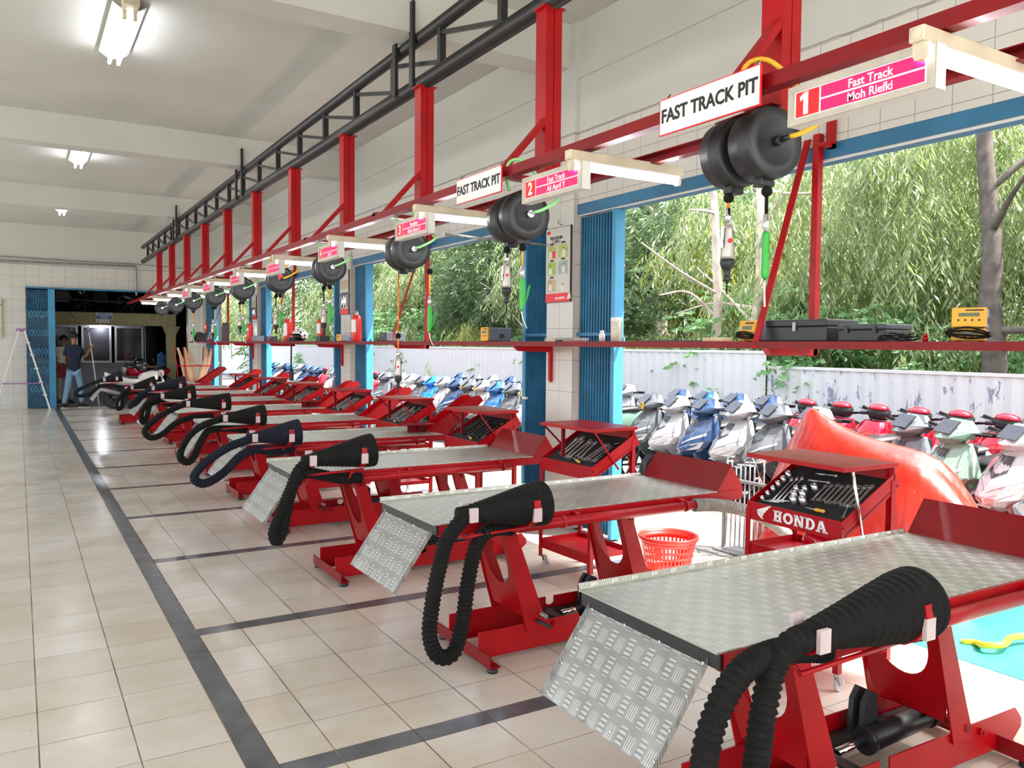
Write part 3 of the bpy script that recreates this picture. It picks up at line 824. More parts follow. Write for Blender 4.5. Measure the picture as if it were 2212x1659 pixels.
# ---------------------------------------------------------------- hose reels
def make_reel(loc, label, hose, sticker=False):
    t = empty('hose_reel', loc, math.radians(-6), label, 'hose reel', 'black twin drum hose reels')
    # origin at the centre of the near drum's face; drums run along +y
    R = .122
    def drum(y0, n):
        Mx = Matrix.Translation((0, y0, 0)) @ Matrix.Rotation(-PI/2, 4, 'X')
        m = MB(); m.lathe([(.0001,.006),(.075,.006),(.078,.004),(R*.93,.004),(R*.985,.012),(R,.02),(R*.995,.050),(R*1.015,.053),(R*1.015,.060),(R*.995,.063),(R*.985,.108),(R*.93,.118),(.02,.120),(.0001,.120)], Mx, 48, caps=False)
        return m.build('drum', MT['blackplastic'], t)
    d1 = drum(0, 0); d2 = drum(.155, 1)
    MB().cyl((0, .11, 0), (0, .165, 0), .05, 16).build('spindle', MT['black'], t)
    m = MB(); m.box(-.022, .022, -.0, .30, R+.001, R+.007); m.box(-.02,.02,.05,.08,R-.01,R+.006); m.box(-.02,.02,.20,.23,R-.01,R+.006); m.build('mount_bracket', MT['darkred'], t)
    for y, x in ((.06, .0), (.215, .0)): MB().box(x-.03, x+.03, y-.022, y+.022, -R-.022, -R+.012).build('hose_guide', MT['black'], t, bevel=.004)
    MB().cyl((0, .008, 0), (0, -.022, 0), .017, 12).cyl((0, -.02, 0), (.004, -.055, .004), .010, 8).build('inlet_fitting', MT['black'] if hose == 'yellow' else MT['chrome'], t)
    h = MT['yellow'] if hose == 'yellow' else MT['palegreen']
    m = MB(); cable(m, [(.004,-.05,.004),(.03,-.075,.012),(.10,-.075,.05),(.135,-.05,.08),(.145,.03,.105)], .0085, 10); m.build('feed_hose', h, t)
    m = MB(); cable(m, [(-.085,.06,.12),(-.09,.08,.21),(-.08,.06,.265),(-.04,.0,.26),(.02,-.06,.17),(.04,-.08,.10)], .0085, 10); m.build('looped_hose', h, t)
    if sticker: MB().box(-.035, .005, .0015, .003, -.01, .085).build('sticker', MT['signred'], t)
    return t
REELS = [(2.2,1.905,2.139),(2.2,3.46,2.10),(2.2,4.86,2.06),(2.2,6.45,2.068),(2.2,7.93,2.068),(2.2,9.47,2.06),(2.2,11.0,2.055),(2.2,12.55,2.05),(2.2,14.1,2.05),(2.2,15.6,2.05)]
RL = ['largest black twin reel with yellow hose beside the numeral 1 sign','black twin reel with green hose under the numeral 2 sign','black twin reel with green hose under the numeral 3 sign','black twin reel with green hose under the numeral 4 sign','black twin reel with a red sticker on its face','black twin reel just beyond the stickered one','second black twin reel beyond the stickered one','third black twin reel beyond the stickered one','fourth black twin reel beyond the stickered one','farthest black twin reel near the end wall']
for k, (l, lb) in enumerate(zip(REELS, RL)): make_reel(l, lb, 'yellow' if k in (0, 4) else 'green', k == 4)
# ---------------------------------------------------------------- tools hanging from the reels
def screwdriver(loc, drop, label, hcol='orange', long=0):
    # loc: where the hose leaves the drum; drop: hose length below the stopper ball
    t = empty('air_screwdriver', loc, 0, label, 'air tool', 'air screwdrivers hanging from the reels')
    z = -.014-long
    MB().ball((0,0,z), .019, 14, 10).build('stopper_ball', MT['rubber'], t)
    MB().cyl((0,0,.0), (0,0,z), .005, 8).cyl((0,0,z), (0,0,z-drop), .0058, 8).build('hose_cord', MT[hcol], t)
    z -= drop
    MB().lathe([(.006,0),(.011,-.004),(.011,-.022),(.014,-.025),(.014,-.045),(.010,-.048),(.010,-.062)], Matrix.Translation((0,0,z)), 14).build('coupling', MT['chrome'], t)
    z -= .060
    b = MB().lathe([(.010,0),(.016,-.006),(.019,-.02),(.021,-.05),(.025,-.11),(.025,-.125)], Matrix.Translation((0,0,z)), 18).build('tool_body', MT['silver'], t)
    MB().prism([(-.024,z-.012),(-.029,z-.012),(-.030,z-.085),(-.026,z-.085)], -.006, .006, 'y').build('lever', MT['steel'], b)
    MB().cyl((-.012,-.026,z-.06), (-.010,-.020,z-.06), .008, 12).build('badge', MT['signred'], b)
    MB().ball((.022,0,z-.03), .009, 10, 8, (1,.8,1.4)).build('reverse_knob', MT['black'], b)
    MB().lathe([(.026,-.125),(.026,-.14),(.022,-.155),(.012,-.165),(.011,-.185),(.013,-.187),(.013,-.202),(.009,-.205),(.003,-.208),(.003,-.250),(.0001,-.252)], Matrix.Translation((0,0,z)), 16).build('nose_chuck', MT['blackplastic'], t)
    return t
def blow_gun(loc, drop, label, long=0, curved=False, hcol='rubber'):
    t = empty('blow_gun', loc, 0, label, 'air tool', 'green blow guns hanging from the reels')
    z = -.016-long
    MB().ball((0,0,z), .019, 14, 10).build('stopper_ball', MT['rubber'], t)
    MB().cyl((0,0,.0), (0,0,z), .005, 8).cyl((0,0,z), (0,0,z-drop), .0058, 8).build('hose_cord', MT[hcol], t)
    z -= drop
    MB().lathe([(.006,0),(.010,-.004),(.010,-.02),(.013,-.023),(.013,-.05),(.009,-.054),(.009,-.066)], Matrix.Translation((0,0,z)), 14).build('coupling', MT['chrome'], t)
    z -= .064
    if not curved:
        MB().lathe([(.010,0),(.0135,-.004),(.0135,-.024),(.0125,-.028),(.0125,-.125),(.013,-.13),(.0125,-.150),(.008,-.158)], Matrix.Translation((0,0,z)), 16).build('handle', MT['green'], t)
        m = MB(); cable(m, [(0,0,z-.155),(0,0,z-.20),(.003,0,z-.255)], .0035, 8); m.build('nozzle', MT['chrome'], t)
    else:
        MB().prism([(-.012,z),(.012,z),(.016,z-.06),(.013,z-.12),(.002,z-.165),(-.013,z-.165),(-.014,z-.10)], -.011, .011, 'y').build('handle', MT['green'], t, bevel=.006)
        m = MB(); cable(m, [(.004,0,z-.14),(.028,0,z-.10),(.036,0,z-.06),(.046,0,z-.035)], .005, 8); m.build('trigger', MT['green'], t)
        m = MB(); cable(m, [(-.003,0,z-.16),(.006,0,z-.21),(.03,0,z-.255)], .0035, 8); m.build('nozzle', MT['chrome'], t)
    return t
def under(r, dy): return (r[0], r[1]+dy, r[2]-.1445)
SD = ['silver air screwdriver on an orange hose from the largest reel','silver air screwdriver hanging under the numeral 2 reel','silver air screwdriver let down on a long orange hose below the shelf','silver air screwdriver before the orange red extinguisher','silver air screwdriver before the slanting red brace, below the stickered reel','silver air screwdriver hanging just beyond the stickered reel','silver air screwdriver second beyond the stickered reel']
BG = ['straight green blow gun with steel nozzle beside the red brace','green trigger blow gun hanging before the blue gate by the poster','green blow gun hanging between the red brace and red post','green blow gun with open trigger beside the framed poster','green blow gun over the red extinguisher with the blue label','green blow gun above the brown board on the shelf','green blow gun over the far dark scooter parts','far green blow gun against the dark storage doorway']
for k in range(7):
    r = REELS[k]
    if k == 2: screwdriver((2.2, 5.10, 1.915), .09, SD[k], 'orange', .40)
    else: screwdriver(under(r, .215), [.035, .012, 0, .11, .10, .08, .14][k], SD[k], ['orange','orange','','rubber','rubber','rubber','rubber'][k])
for k in range(8):
    r = REELS[k]
    p = under(r, .06)
    if k == 0: p = (2.2, 1.945, 1.993)
    if k == 2: p = (2.2, 4.61, 1.915)
    blow_gun(p, [.075,.09,.15,.08,.08,.14,.18,.16][k], BG[k], 0, k != 0, 'rubber' if k == 0 else 'yellow')
# ---------------------------------------------------------------- long red shelf
def shelf():
    t = empty('wall_shelf', (3.32, 2.0, 1.474), 0, 'long red steel shelf along the openings with braces and wall brackets', 'shelf')
    a, b = -1.8, 17.6
    m = MB(); m.box(0, .36, a, b, -.004, 0); m.build('shelf_plate', MT['darkred'], t)
    m = MB(); m.box(-.003, .002, a, b, -.036, .001); m.box(.002,.03,a,b,-.036,-.032); m.build('front_angle', MT['darkred'], t)
    MB().box(.34, .36, a, b, -.034, -.004).build('rear_angle', MT['darkred'], t)
    for y in (2.96, 7.86, 12.75, 17.6-.2):
        l = y-2.0
        MB().box(.366, .405, l-.05, l-.01, -.075, 1.12).build('support_post', MT['red'], t, bevel=.002)
        MB().bar((-.004, l+.03, -.034), (.375, l+.03, 1.10), .008, .042, up=(0,1,0)).build('slanting_brace', MT['red'], t)
        MB().prism([(.005,-.036),(.40,-.036),(.40,-.075),(.04,-.072)], l-.05, l-.01, 'y').build('under_bracket', MT['red'], t)
        MB().box(.37, .403, l-.13, l-.09, 1.03, 1.20).box(.30, .403, l-.13, l-.09, 1.03, 1.05).build('wall_bracket', MT['red'], t)
    for y in (5.455, 10.41, 15.22):
        l = y-2.0
        MB().prism([(.005,-.036),(.378,-.036),(.378,-.085),(.05,-.075)], l-.014, l+.014, 'y').build('under_bracket', MT['red'], t)
        MB().prism([(.352,-.085),(.379,-.085),(.379,-.31),(.366,-.33),(.352,-.31)], l-.014, l+.014, 'y').build('wall_plate', MT['red'], t)
shelf()
SZ = 1.4755
def charger(x, y, label, w=.13, h=.11, d=.2, rz=0, face='yellow', low=None, cables=True, body=None, z=SZ):
    t = empty('battery_charger', (x, y, z), rz, label, 'battery charger')
    MB().box(.018, d, -w/2, w/2, .004, h).build('case', body or MT['caseGrey'], t, bevel=.006)
    f = MB().box(0, .018, -w/2, w/2, .004, h+.002).build('front_panel', MT['chY'] if face == 'yellow' else MT['caseDark'], t, bevel=.004)
    MB().box(-.0015, 0, -w*.30, w*.30, h*.58, h*.76).build('display', MT['lcd'], f)
    if face == 'yellow': MB().box(-.0012, 0, -w*.42, -w*.02 if w < .1 else w*.1, h*.86, h*.93).build('maker_strip', MT['ink'], f)
    for k in range(4): MB().cyl((-.002, w*(-.3+.2*k), h*.40), (0, w*(-.3+.2*k), h*.40), .0045, 8).build('button', MT['ink'], f)
    m = MB()
    for k in range(7): m.box(d*.5+k*.008, d*.5+k*.008+.004, -w/2-.0015, -w/2+.001, h*.25, h*.55)
    m.build('vent_slat', MT['ink'], t)
    for y_ in (-w/2+.02, w/2-.02): MB().box(.03, d-.02, y_-.008, y_+.008, 0, .005).build('foot', MT['ink'], t)
    if cables:
        m = MB(); r = random.Random(int(y*100))
        for k in range(5):
            pts = [(-.012-.006*k, -w/2-.02+r.uniform(-.01,.01), .02+.004*k), (-.02, 0, .022+.009*k+r.uniform(-.008,.008)), (-.012, w/2+.012, .03+.004*k), (.06, w/2+.02, .03+.01*r.random()), (.12, w/2+.012, .02+.01*k)]
            cable(m, pts, .004, 6)
        m.build('wound_cable', MT['rubber'], t)
    return t
MT['caseGrey'] = simple('blue_grey_metal', (.22,.25,.30), .45, .2); MT['caseDark'] = simple('dark_case', (.05,.055,.065), .45)
MT['chY'] = simple('yellow_plastic', (.85,.42,.015), .4); MT['lcd'] = simple('green_lcd', (.10,.14,.07), .2); MT['chO'] = simple('orange_plastic', (.70,.16,.02), .45)
charger(3.42, 3.14, 'yellow fronted battery charger with wound cables behind the slanting brace of the nearest bay', .11, .112, .20)
c2 = charger(3.45, 1.94, 'battery charger with yellow front and display, topmost of the pair near the picture edge', .13, .085, .17, math.radians(25), z=SZ+.058, cables=False)
c3 = charger(3.45, 1.94, 'orange fronted battery charger with black cable round it, under the yellow one', .13, .054, .17, math.radians(25))
charger(3.40, 6.05, 'grey battery charger with narrow yellow front in the second opening', .10, .118, .26, math.radians(8), cables=False)
charger(3.44, 8.42, 'plain grey charger box just left of the long orange hose', .12, .10, .26, math.radians(8), face='dark', cables=False)
charger(3.40, 9.75, 'grey charger with tiny yellow front at the foot of the labelled extinguisher', .10, .085, .26, math.radians(8), cables=False)
for nm, (a, b) in {}.items(): pass
def tool_case(x, y, w, d, h, label, latch, rz=0):
    t = empty('tool_case', (x, y, SZ), rz, label, 'tool case')
    MB().box(0, d, -w/2, w/2, 0, h*.68).build('case_base', MT['blackplastic'], t, bevel=.006)
    MB().box(-.004, d+.004, -w/2-.004, w/2+.004, h*.685, h).build('lid', MT['blackplastic'] if latch else MT['caseDark'], t, bevel=.006)
    for y_ in (0,) if latch else (-w*.3, w*.3): MB().box(-.010, -.003, y_-.010, y_+.010, h*.48, h*.88).build('latch', MT['greysteel'] if latch else MT['blackplastic'], t)
tool_case(3.40, 2.80, .38, .24, .112, 'large flat black tool case with a metal latch on the shelf', True)
tool_case(3.40, 2.42, .25, .20, .083, 'smaller black tool case with grey lid, close beside the large latched one', False)
def bottle(x, y, r, h, mat, label):
    t = empty('bottle', (x, y, SZ), 0, label, 'bottle')
    MB().lathe([(.0001,0),(r*.96,0),(r,.004),(r,h*.80),(r*.97,h*.82)] if r > .03 else [(.0001,0),(r,.001),(r,h*.62),(r*.6,h*.74)], None, 20, caps=False).build('bottle_body', mat, t)
    MB().lathe([(r*.97,h*.82),(r*1.01,h*.83),(r*1.01,h*.97),(r*.9,h),(.0001,h)] if r > .03 else [(r*.66,h*.72),(r*.66,h*.98),(.0001,h)], None, 20, caps=False).build('cap', MT['white'], t)
bottle(3.50, 4.38, .040, .165, MT['signframe'], 'tall pale cylinder bottle on the shelf before the blue gate')
bottle(3.47, 4.50, .022, .078, MT['white'], 'small white bottle beside the tall pale one')
def clipboard():
    t = empty('clipboard', (3.36, 4.86, SZ), math.radians(8), 'clipboard with loose white papers lying on the shelf by the column', 'clipboard')
    MB().box(-.03, .16, -.12, .13, 0, .006).build('board', MT['woodpale'], t)
    m = MB(); r = random.Random(3)
    for k in range(5):
        z = .008+.004*k; a = r.uniform(-.2,.2); M = Matrix.Translation((.06,.0,z)) @ Matrix.Rotation(a,4,'Z')
        m.box(-.10, .10, -.14, .12, 0, .0012, M)
    m.build('paper_sheet', MT['white'], t); tag(t.children[-1], kind='stuff')
    MB().box(-.05, -.02, -.06, -.01, -.012, .012).build('clip', MT['ink'], t)
clipboard()
def cable_heap(x, y, label, n=5, s=.06):
    t = empty('cable_coil', (x, y, SZ+.004), 0, label, 'cable')
    m = MB(); r = random.Random(int(x*97+y*31))
    for k in range(n):
        c = (r.uniform(-s*.5,s*.5), r.uniform(-s,s)); rr = r.uniform(.3,.8)*s
        pts = [(c[0]+rr*math.cos(a)*.7, c[1]+rr*math.sin(a), .003+.025*k/n+.012*max(0,math.sin(a*1.5))) for a in [q*.7 for q in range(10)]]
        cable(m, pts, .003, 6)
    m.build('cable', MT['rubber'], t)
cable_heap(3.40, 2.22, 'tangle of thin black cables on the shelf right of the black cases', 6, .09)
tag(MB().box(3.36, 3.56, 3.52, 3.98, SZ, SZ+.008).build('tray', MT['caseDark']), 'thin dark flat tray on the shelf left of the nearest charger', 'tray')
tag(MB().box(3.40, 3.48, 3.30, 3.46, SZ, SZ+.022).build('block', MT['woodpale'], bevel=.003), 'small brown block lying by the nearest charger', 'block')
tag(MB().cyl((3.40,2.10,SZ),(3.40,2.10,SZ+.02),.012,12).cyl((3.40,2.10,SZ+.02),(3.40,2.10,SZ+.034),.008,10).build('knob', MT['red']), 'tiny red knob standing on the shelf before the trees', 'knob')
def extinguisher(x, y, h, label, col='extRed', lab=(.35,.8), z=SZ, band=False, rz=0):
    r = h*.145; t = empty('fire_extinguisher', (x, y, z), rz, label, 'fire extinguisher', 'red extinguishers on the shelf')
    MB().lathe([(.0001,0),(r*.95,0),(r,.008),(r,h*.62),(r*.93,h*.68),(r*.7,h*.735),(r*.38,h*.76)], None, 24, caps=False).build('cylinder', MT[col], t)
    MB().lathe([(r*.40,h*.755),(r*.42,h*.80),(r*.30,h*.81),(r*.28,h*.86),(.0001,h*.86)], None, 14, caps=False).build('valve', MT['signframe'], t)
    m = MB(); m.bar((0,.02,h*.86),(0,-.075,h*.93),.012,.006); m.bar((0,.02,h*.86),(0,-.07,h*.99),.012,.006); m.build('squeeze_handle', MT['black'], t)
    m = MB(); cable(m, [(0,.02,h*.82),(0,r+.015,h*.76),(.0,r+.022,h*.5),(0,r+.012,h*.12)], .008, 8); m.build('hose', MT['rubber'], t)
    n = 12; vs, fs = [], []
    for k in range(n+1):
        a = PI*.72 + PI*.62*k/n
        for z_ in (h*lab[0]*.75, h*lab[1]*.75): vs.append(((r+.0015)*math.cos(a), (r+.0015)*math.sin(a), z_))
    m = MB(); m.add(vs, [(2*k,2*k+2,2*k+3,2*k+1) for k in range(n)], True); m.build('paper_label', MT['signwhite'], t)
MT['extRed'] = simple('extinguisher_red', (.72,.025,.02), .3, 0, .05, coat=.3); MT['extOrange'] = simple('faded_orange_red', (.66,.07,.015), .4)
extinguisher(3.47, 9.30, .42, 'big red extinguisher with wide white label beside the framed poster', lab=(.35,.82))
extinguisher(3.50, 10.72, .40, 'orange red extinguisher behind the hanging silver screwdriver', 'extOrange')
extinguisher(3.50, 12.30, .45, 'red extinguisher with stacked pale labels left of the spotted helmet', lab=(.25,.8))
extinguisher(3.50, 14.70, .41, 'red extinguisher near the third column above the hanging keys', lab=(.6,.75))
extinguisher(3.62, 19.2, .24, 'small far extinguisher mounted high by the wide blue gate', z=1.70)
MB
def helmet():
    t = empty('helmet', (3.46, 11.55, SZ), math.radians(200), 'white helmet with black spots on the shelf between two extinguishers', 'helmet')
    tt = NT('spotted_shell'); v = tt.n('ShaderNodeTexVoronoi'); v.inputs['Scale'].default_value = 17; tt.link(tt.coord(), v.inputs['Vector'])
    tt.set(col=tt.mix(tt.math('LESS_THAN', v.outputs['Distance'], .30), (.72,.72,.66,1), (.02,.02,.02,1)), rough=.3)
    m = MB(); n = 24; vs, fs = [], []
    for i in range(11):
        th = PI*.62*i/10
        for k in range(n):
            a = 2*PI*k/n; zz = .105*math.cos(th)+.075
            if math.cos(a) > .45 and th > PI*.40: zz = .105*math.cos(PI*.40)+.075
            vs.append((.125*math.sin(th)*math.cos(a)+.005, .105*math.sin(th)*math.sin(a), max(zz,.008)))
    for i in range(10):
        for k in range(n): fs.append((i*n+k,(i+1)*n+k,(i+1)*n+(k+1)%n,i*n+(k+1)%n))
    m.add(vs, fs, True); m.build('shell', tt.m, t)
    MB().ball((-.004,0,.07), .098, 18, 10, (1.1,.95,.65)).build('padding', MT['ink'], t)
    MB().prism([(.10,.085),(.155,.098),(.155,.104),(.10,.095)], -.06, .06, 'y').build('peak', MT['ink'], t)
helmet()
for k, (y, w, h, mt, lb) in enumerate(((10.55,.16,.07,'caseDark','low dark box on the shelf under the orange red extinguisher'),(13.1,.2,.08,'caseDark','dark box on the shelf right of the slanting brace'),(14.0,.25,.09,'caseGrey','grey box on the shelf beside the far red extinguisher'),(11.95,.12,.06,'blackplastic','small black box between helmet and labelled extinguisher'))):
    tag(MB().box(3.40, 3.54, y-w/2, y+w/2, SZ, SZ+h).build('storage_box', MT[mt], bevel=.006), lb, 'box', 'boxes on the shelf')
t = empty('brown_board', (3.48, 16.6, SZ), 0, 'brown rounded board standing on the far part of the shelf', 'board')
m = MB(); m.prism([(-.0,0),(.0,.36)]+[(-.0,0)], 0, 1); m = MB()
pts = [(-.28,0),(.28,0),(.28,.30)] + [(.28-.10*(1-math.cos(a)), .30+.07*math.sin(a)) for a in (.5,1.0,1.57)] + [(-.20,.37),(-.26,.33),(-.28,.28)]
m.prism(pts, 0, .02, 'x'); m.build('board', simple('brown_vinyl', (.06,.035,.025), .5), t)
MB().prism([(.30,0),(.62,0),(.60,.06),(.42,.25),(.33,.28),(.36,.12)], .01, .03, 'x').build('grey_panel', MT['caseGrey'], t)
def fairing(x, y, s, label, rz):
    t = empty('scooter_fairing', (x, y, SZ), rz, label, 'scooter part')
    m = MB(); secs = []
    for k in range(8):
        u = k/7; w = .13*math.sin(PI*min(1,.15+u*.8)); h = .05+.16*math.sin(PI*u)**1.3
        secs.append([(s*(u-.5)*1.1+.03*q, w*math.cos(a), .002+h*max(0,math.sin(a))) for q, a in ((0,PI*j/8) for j in range(9))])
    m.loft(secs, closed=True); m.build('fairing_panel', MT['blackplastic'], t)
    m = MB(); cable(m, [(s*.3,0,.10),(s*.5,.05,.2),(s*.62,.02,.16)], .012, 8); m.build('stalk', MT['blackplastic'], t)
fairing(3.50, 18.4, .6, 'black scooter fairing piled on the far end of the shelf', math.radians(70))
fairing(3.46, 19.1, .5, 'second black scooter fairing hanging over the shelf end', math.radians(110))
t = empty('radio', (3.30, 11.43, .915), 0, 'black two-way radio hanging by its aerial below the shelf', 'radio')
MB().box(-.02, .02, -.05, .05, 0, .15).build('cord_body', MT['blackplastic'], t, bevel=.008); MB().cyl((0,.02,.15),(0,.0,.525),.010,10).build('aerial', MT['rubber'], t); MB().cyl((0,-.03,.15),(0,-.03,.175),.012,10).build('dial', MT['ink'], t)
t = empty('key_bunch', (3.30, 15.2, 1.24), 0, 'bunch of keys hanging below the shelf near the third column', 'keys')
MB().cyl((0,0,.05),(0,0,.225),.004,6).build('cord', MT['ink'], t)
for k in range(3): MB().bar((0,.01*(k-1),.05),(0,.03*(k-1),-.10+.03*k),.004,.025).build('key', MT['steel'], t)
# ---------------------------------------------------------------- posters
def poster(y0, y1, z0, z1, label, main):
    t = empty('poster', (3.690, y1, z0), 0, label, 'poster'); W, H = y1-y0, z1-z0; L = -W
    b = MB().box(-.004, .004, L, 0, 0, H).build('poster_board', MT['ink'], t)
    f = MB().box(-.006, -.004, L+.012, -.002, .004, H-.004).build('poster_sheet', MT['paper'], t)
    def P(nm, y, z, w, h, mt, d=.0068): return MB().box(-d, -.006, -(y+w)*W, -y*W, z*H, (z+h)*H).build(nm, mt, f)
    def T(s, size, y, z, mt, bold=.0006): text('lettering', s, size, mt, frame((-.0074, -y*W, z*H), (0,-1,0), (0,0,1)), f, ext=.0005, bold=bold)
    if main:
        P('red_footer', .01, .006, .96, .115, MT['signred'])
        T('PROGRAM', .036, .42, .86, MT['ink'], .0008); T('5 HIJAU', .032, .42, .815, MT['ink'], .0002)
        T('One HEART.', .026, .60, .055, MT['signwhite'], .0008); 
        m = MB()
        for k in range(4): m.prism([(-.86*W-.02*k*.4, .035*H+.011*k),(-.86*W-.055+.006*k, .035*H+.004+.012*k),(-.86*W-.06+.004*k,.035*H+.014+.013*k),(-.86*W-.0-.006*k,.035*H+.009+.011*k)], -.0074, -.0066, 'x')
        m.build('wing_emblem', MT['signwhite'], f)
        P('red_emblem', .05, .92, .13, .045, MT['signred'])
        cells = [(.08,.59,.33,.17,'picGreen'),(.52,.59,.36,.18,'picGreen'),(.08,.37,.33,.17,'picLeaf'),(.52,.375,.36,.175,'picTeal'),(.08,.145,.33,.17,'picSand'),(.60,.13,.16,.15,'paper')]
        for k, (y, z, w, h, mt) in enumerate(cells):
            P('picture', y, z, w, h, MT[mt])
            # a small figure in a pale shirt and cap
            cy = y+w*(.35 if k % 2 == 0 else .55); m = MB()
            m.prism([(-(cy-.07)*W, (z+.01)*H), (-(cy-.06)*W,(z+h*.5)*H), (-(cy-.02)*W,(z+h*.62)*H), (-(cy+.02)*W,(z+h*.62)*H), (-(cy+.06)*W,(z+h*.5)*H), (-(cy+.07)*W,(z+.01)*H)], -.0076, -.0068, 'x')
            m.build('printed_shirt', MT['paper2'], f)
            MB().cyl((-.0078,-cy*W,(z+h*.72)*H),(-.0068,-cy*W,(z+h*.72)*H),.011,12).build('printed_face', MT['skinprint'], f)
            if k < 5: P('caption_bar', y+.1, z+h+.012, w*.45, .022, MT['ink'])
        P('printed_scooter', .27, .60, .12, .09, MT['signred'], .0080)
    else:
        P('red_footer', .01, .004, .96, .13, MT['signred']); P('picture', .06, .58, .86, .20, MT['picSand']); P('picture', .06, .16, .86, .34, MT['caseDark'])
        m = MB()
        for k in range(7): cable(m, [(-.0075,-W*(.15+.1*k),H*(.13+.05*(k%3))),(-.0075,-W*(.25+.08*k),H*(.27+.03*(k%2))),(-.0075,-W*(.2+.1*k),H*(.44-.03*(k%3)))], .007, 6, .03)
        m.build('foil_crease', MT['chrome'], f)
MT['paper'] = simple('poster_paper', (.62,.60,.54), .35, 0, .05, 5); MT['paper2'] = simple('pale_print', (.74,.70,.62), .4)
for n_, c in (('picGreen',(.42,.50,.14)),('picLeaf',(.30,.52,.06)),('picTeal',(.30,.42,.36)),('picSand',(.50,.42,.24)),('skinprint',(.42,.22,.12))): MT[n_] = simple(n_.lower()+'_print', c, .4, 0, .2, 30)
poster(5.185, 5.535, 1.79, 2.385, 'tall poster headed PROGRAM 5 HIJAU with red foot on the nearest column', True)
poster(10.16, 10.50, 1.83, 2.41, 'dark framed crumpled poster on the second column above the extinguishers', False)
poster(14.98, 15.30, 1.88, 2.31, 'small framed poster on the third column, farthest of the three', False)
t = empty('wall_hook', (3.68, 5.32, 2.40), 0, 'small black wire hook on the tiles over the nearest poster', 'hook'); m = MB(); cable(m, [(.02,0,0),(-.006,.0,.0),(-.012,.02,.015),(-.008,.03,.03),(-.004,.022,.04)], .0025, 6); m.build('wall_hook_wire', MT['ink'], t)
MB().cyl((3.68,5.54,2.262),(2.09,4.20,2.075),.009,8).build('steel_rod_rail', MT['greysteel']); tag(bpy.data.objects['steel_rod_rail'], 'thin steel rod running from the numeral 3 sign to the poster', 'rod'); bpy.data.objects['steel_rod_rail'].name = 'steel_rail'
# ---------------------------------------------------------------- hand tools (things of their own)
MT['toolsteel'] = simple('bright_tool_steel', (.75,.75,.77), .32, .85, .03); MT['foam'] = simple('black_foam', (.012,.012,.013), .85, 0, .2); MT['amber'] = simple('amber_handle', (.75,.40,.04), .2); MT['gun'] = simple('dark_tool_steel', (.10,.10,.11), .3, .9)
def wrench_mesh(L=.16):
    m = MB(); w = L*.042; t = .0045
    m.prism([(-w,L*.12),(w,L*.12),(w*.75,L*.5),(w,L*.88),(-w,L*.88),(-w*.75,L*.5)], 0, t, 'z')
    n = 16; R, r = L*.075, L*.045; c = L*.93
    vs = [(q*math.cos(2*PI*k/n), c+q*math.sin(2*PI*k/n), z) for z in (-.001, t+.001) for q in (R, r) for k in range(n)]
    fs = []
    for k in range(n):
        k2 = (k+1) % n
        fs += [(k,k2,n+k2,n+k),(2*n+k,3*n+k,3*n+k2,2*n+k2),(k,2*n+k,2*n+k2,k2),(n+k,n+k2,3*n+k2,3*n+k)]
    m.add(vs, fs)
    R = L*.082; pts = []
    for k in range(13):
        a = -PI/2 - .62 - (2*PI-1.24)*k/12 ; pts.append((R*math.cos(a), L*.06+R*math.sin(a)))
    pts += [(R*.42, L*.045), (.0, L*.075), (-R*.42, L*.045)]
    pts = pts
    m.prism(pts, -.0005, t+.0005, 'z'); return m
def socket_mesh(r=.012, h=.03):
    return MB().lathe([(r*.55,0),(r,0),(r,h*.55),(r*.92,h*.6),(r*.92,h),(r*.6,h),(r*.6,h*.4),(.0001,h*.4)], None, 16, caps=False)
def driver_parts(root):
    MB().lathe([(.0001,0),(.010,.002),(.013,.012),(.011,.03),(.013,.055),(.009,.072),(.007,.078)], Matrix.Rotation(-PI/2,4,'X'), 12, caps=False).build('grip', MT['amber'], root)
    MB().cyl((0,.075,0),(0,.15,0),.003,8).build('blade', MT['chrome'], root)
def thandle_mesh(L=.2): return MB().cyl((0,0,.004),(0,L,.004),.004,8).cyl((-.045,0,.004),(.045,0,.004),.004,8).cyl((0,L,.004),(0,L-.022,.004),.008,10)
def bar_mesh(L=.2): return MB().cyl((0,0,.006),(0,L*.45,.006),.008,10).cyl((0,L*.45,.006),(0,L*.9,.006),.0055,10).lathe([(.0001,0),(.016,0),(.016,.012),(.0001,.012)], Matrix.Translation((0,L*.95,0)), 14, caps=False)
PROTO = {}
def tool(kind, mesh_fn, mat, M, label, group, cat='hand tool'):
    key = (kind, mat.name)
    if key not in PROTO:
        if kind == 'screwdriver':
            o = empty('screwdriver'); driver_parts(o)
        else: o = mesh_fn().build(kind, mat)
        PROTO[key] = o
    else: o = copy_tree(PROTO[key])
    tag(o, label, cat, group); o.matrix_world = M; return o
ORD = ['first','second','third','fourth','fifth','sixth','seventh','eighth','ninth','tenth','eleventh','twelfth']
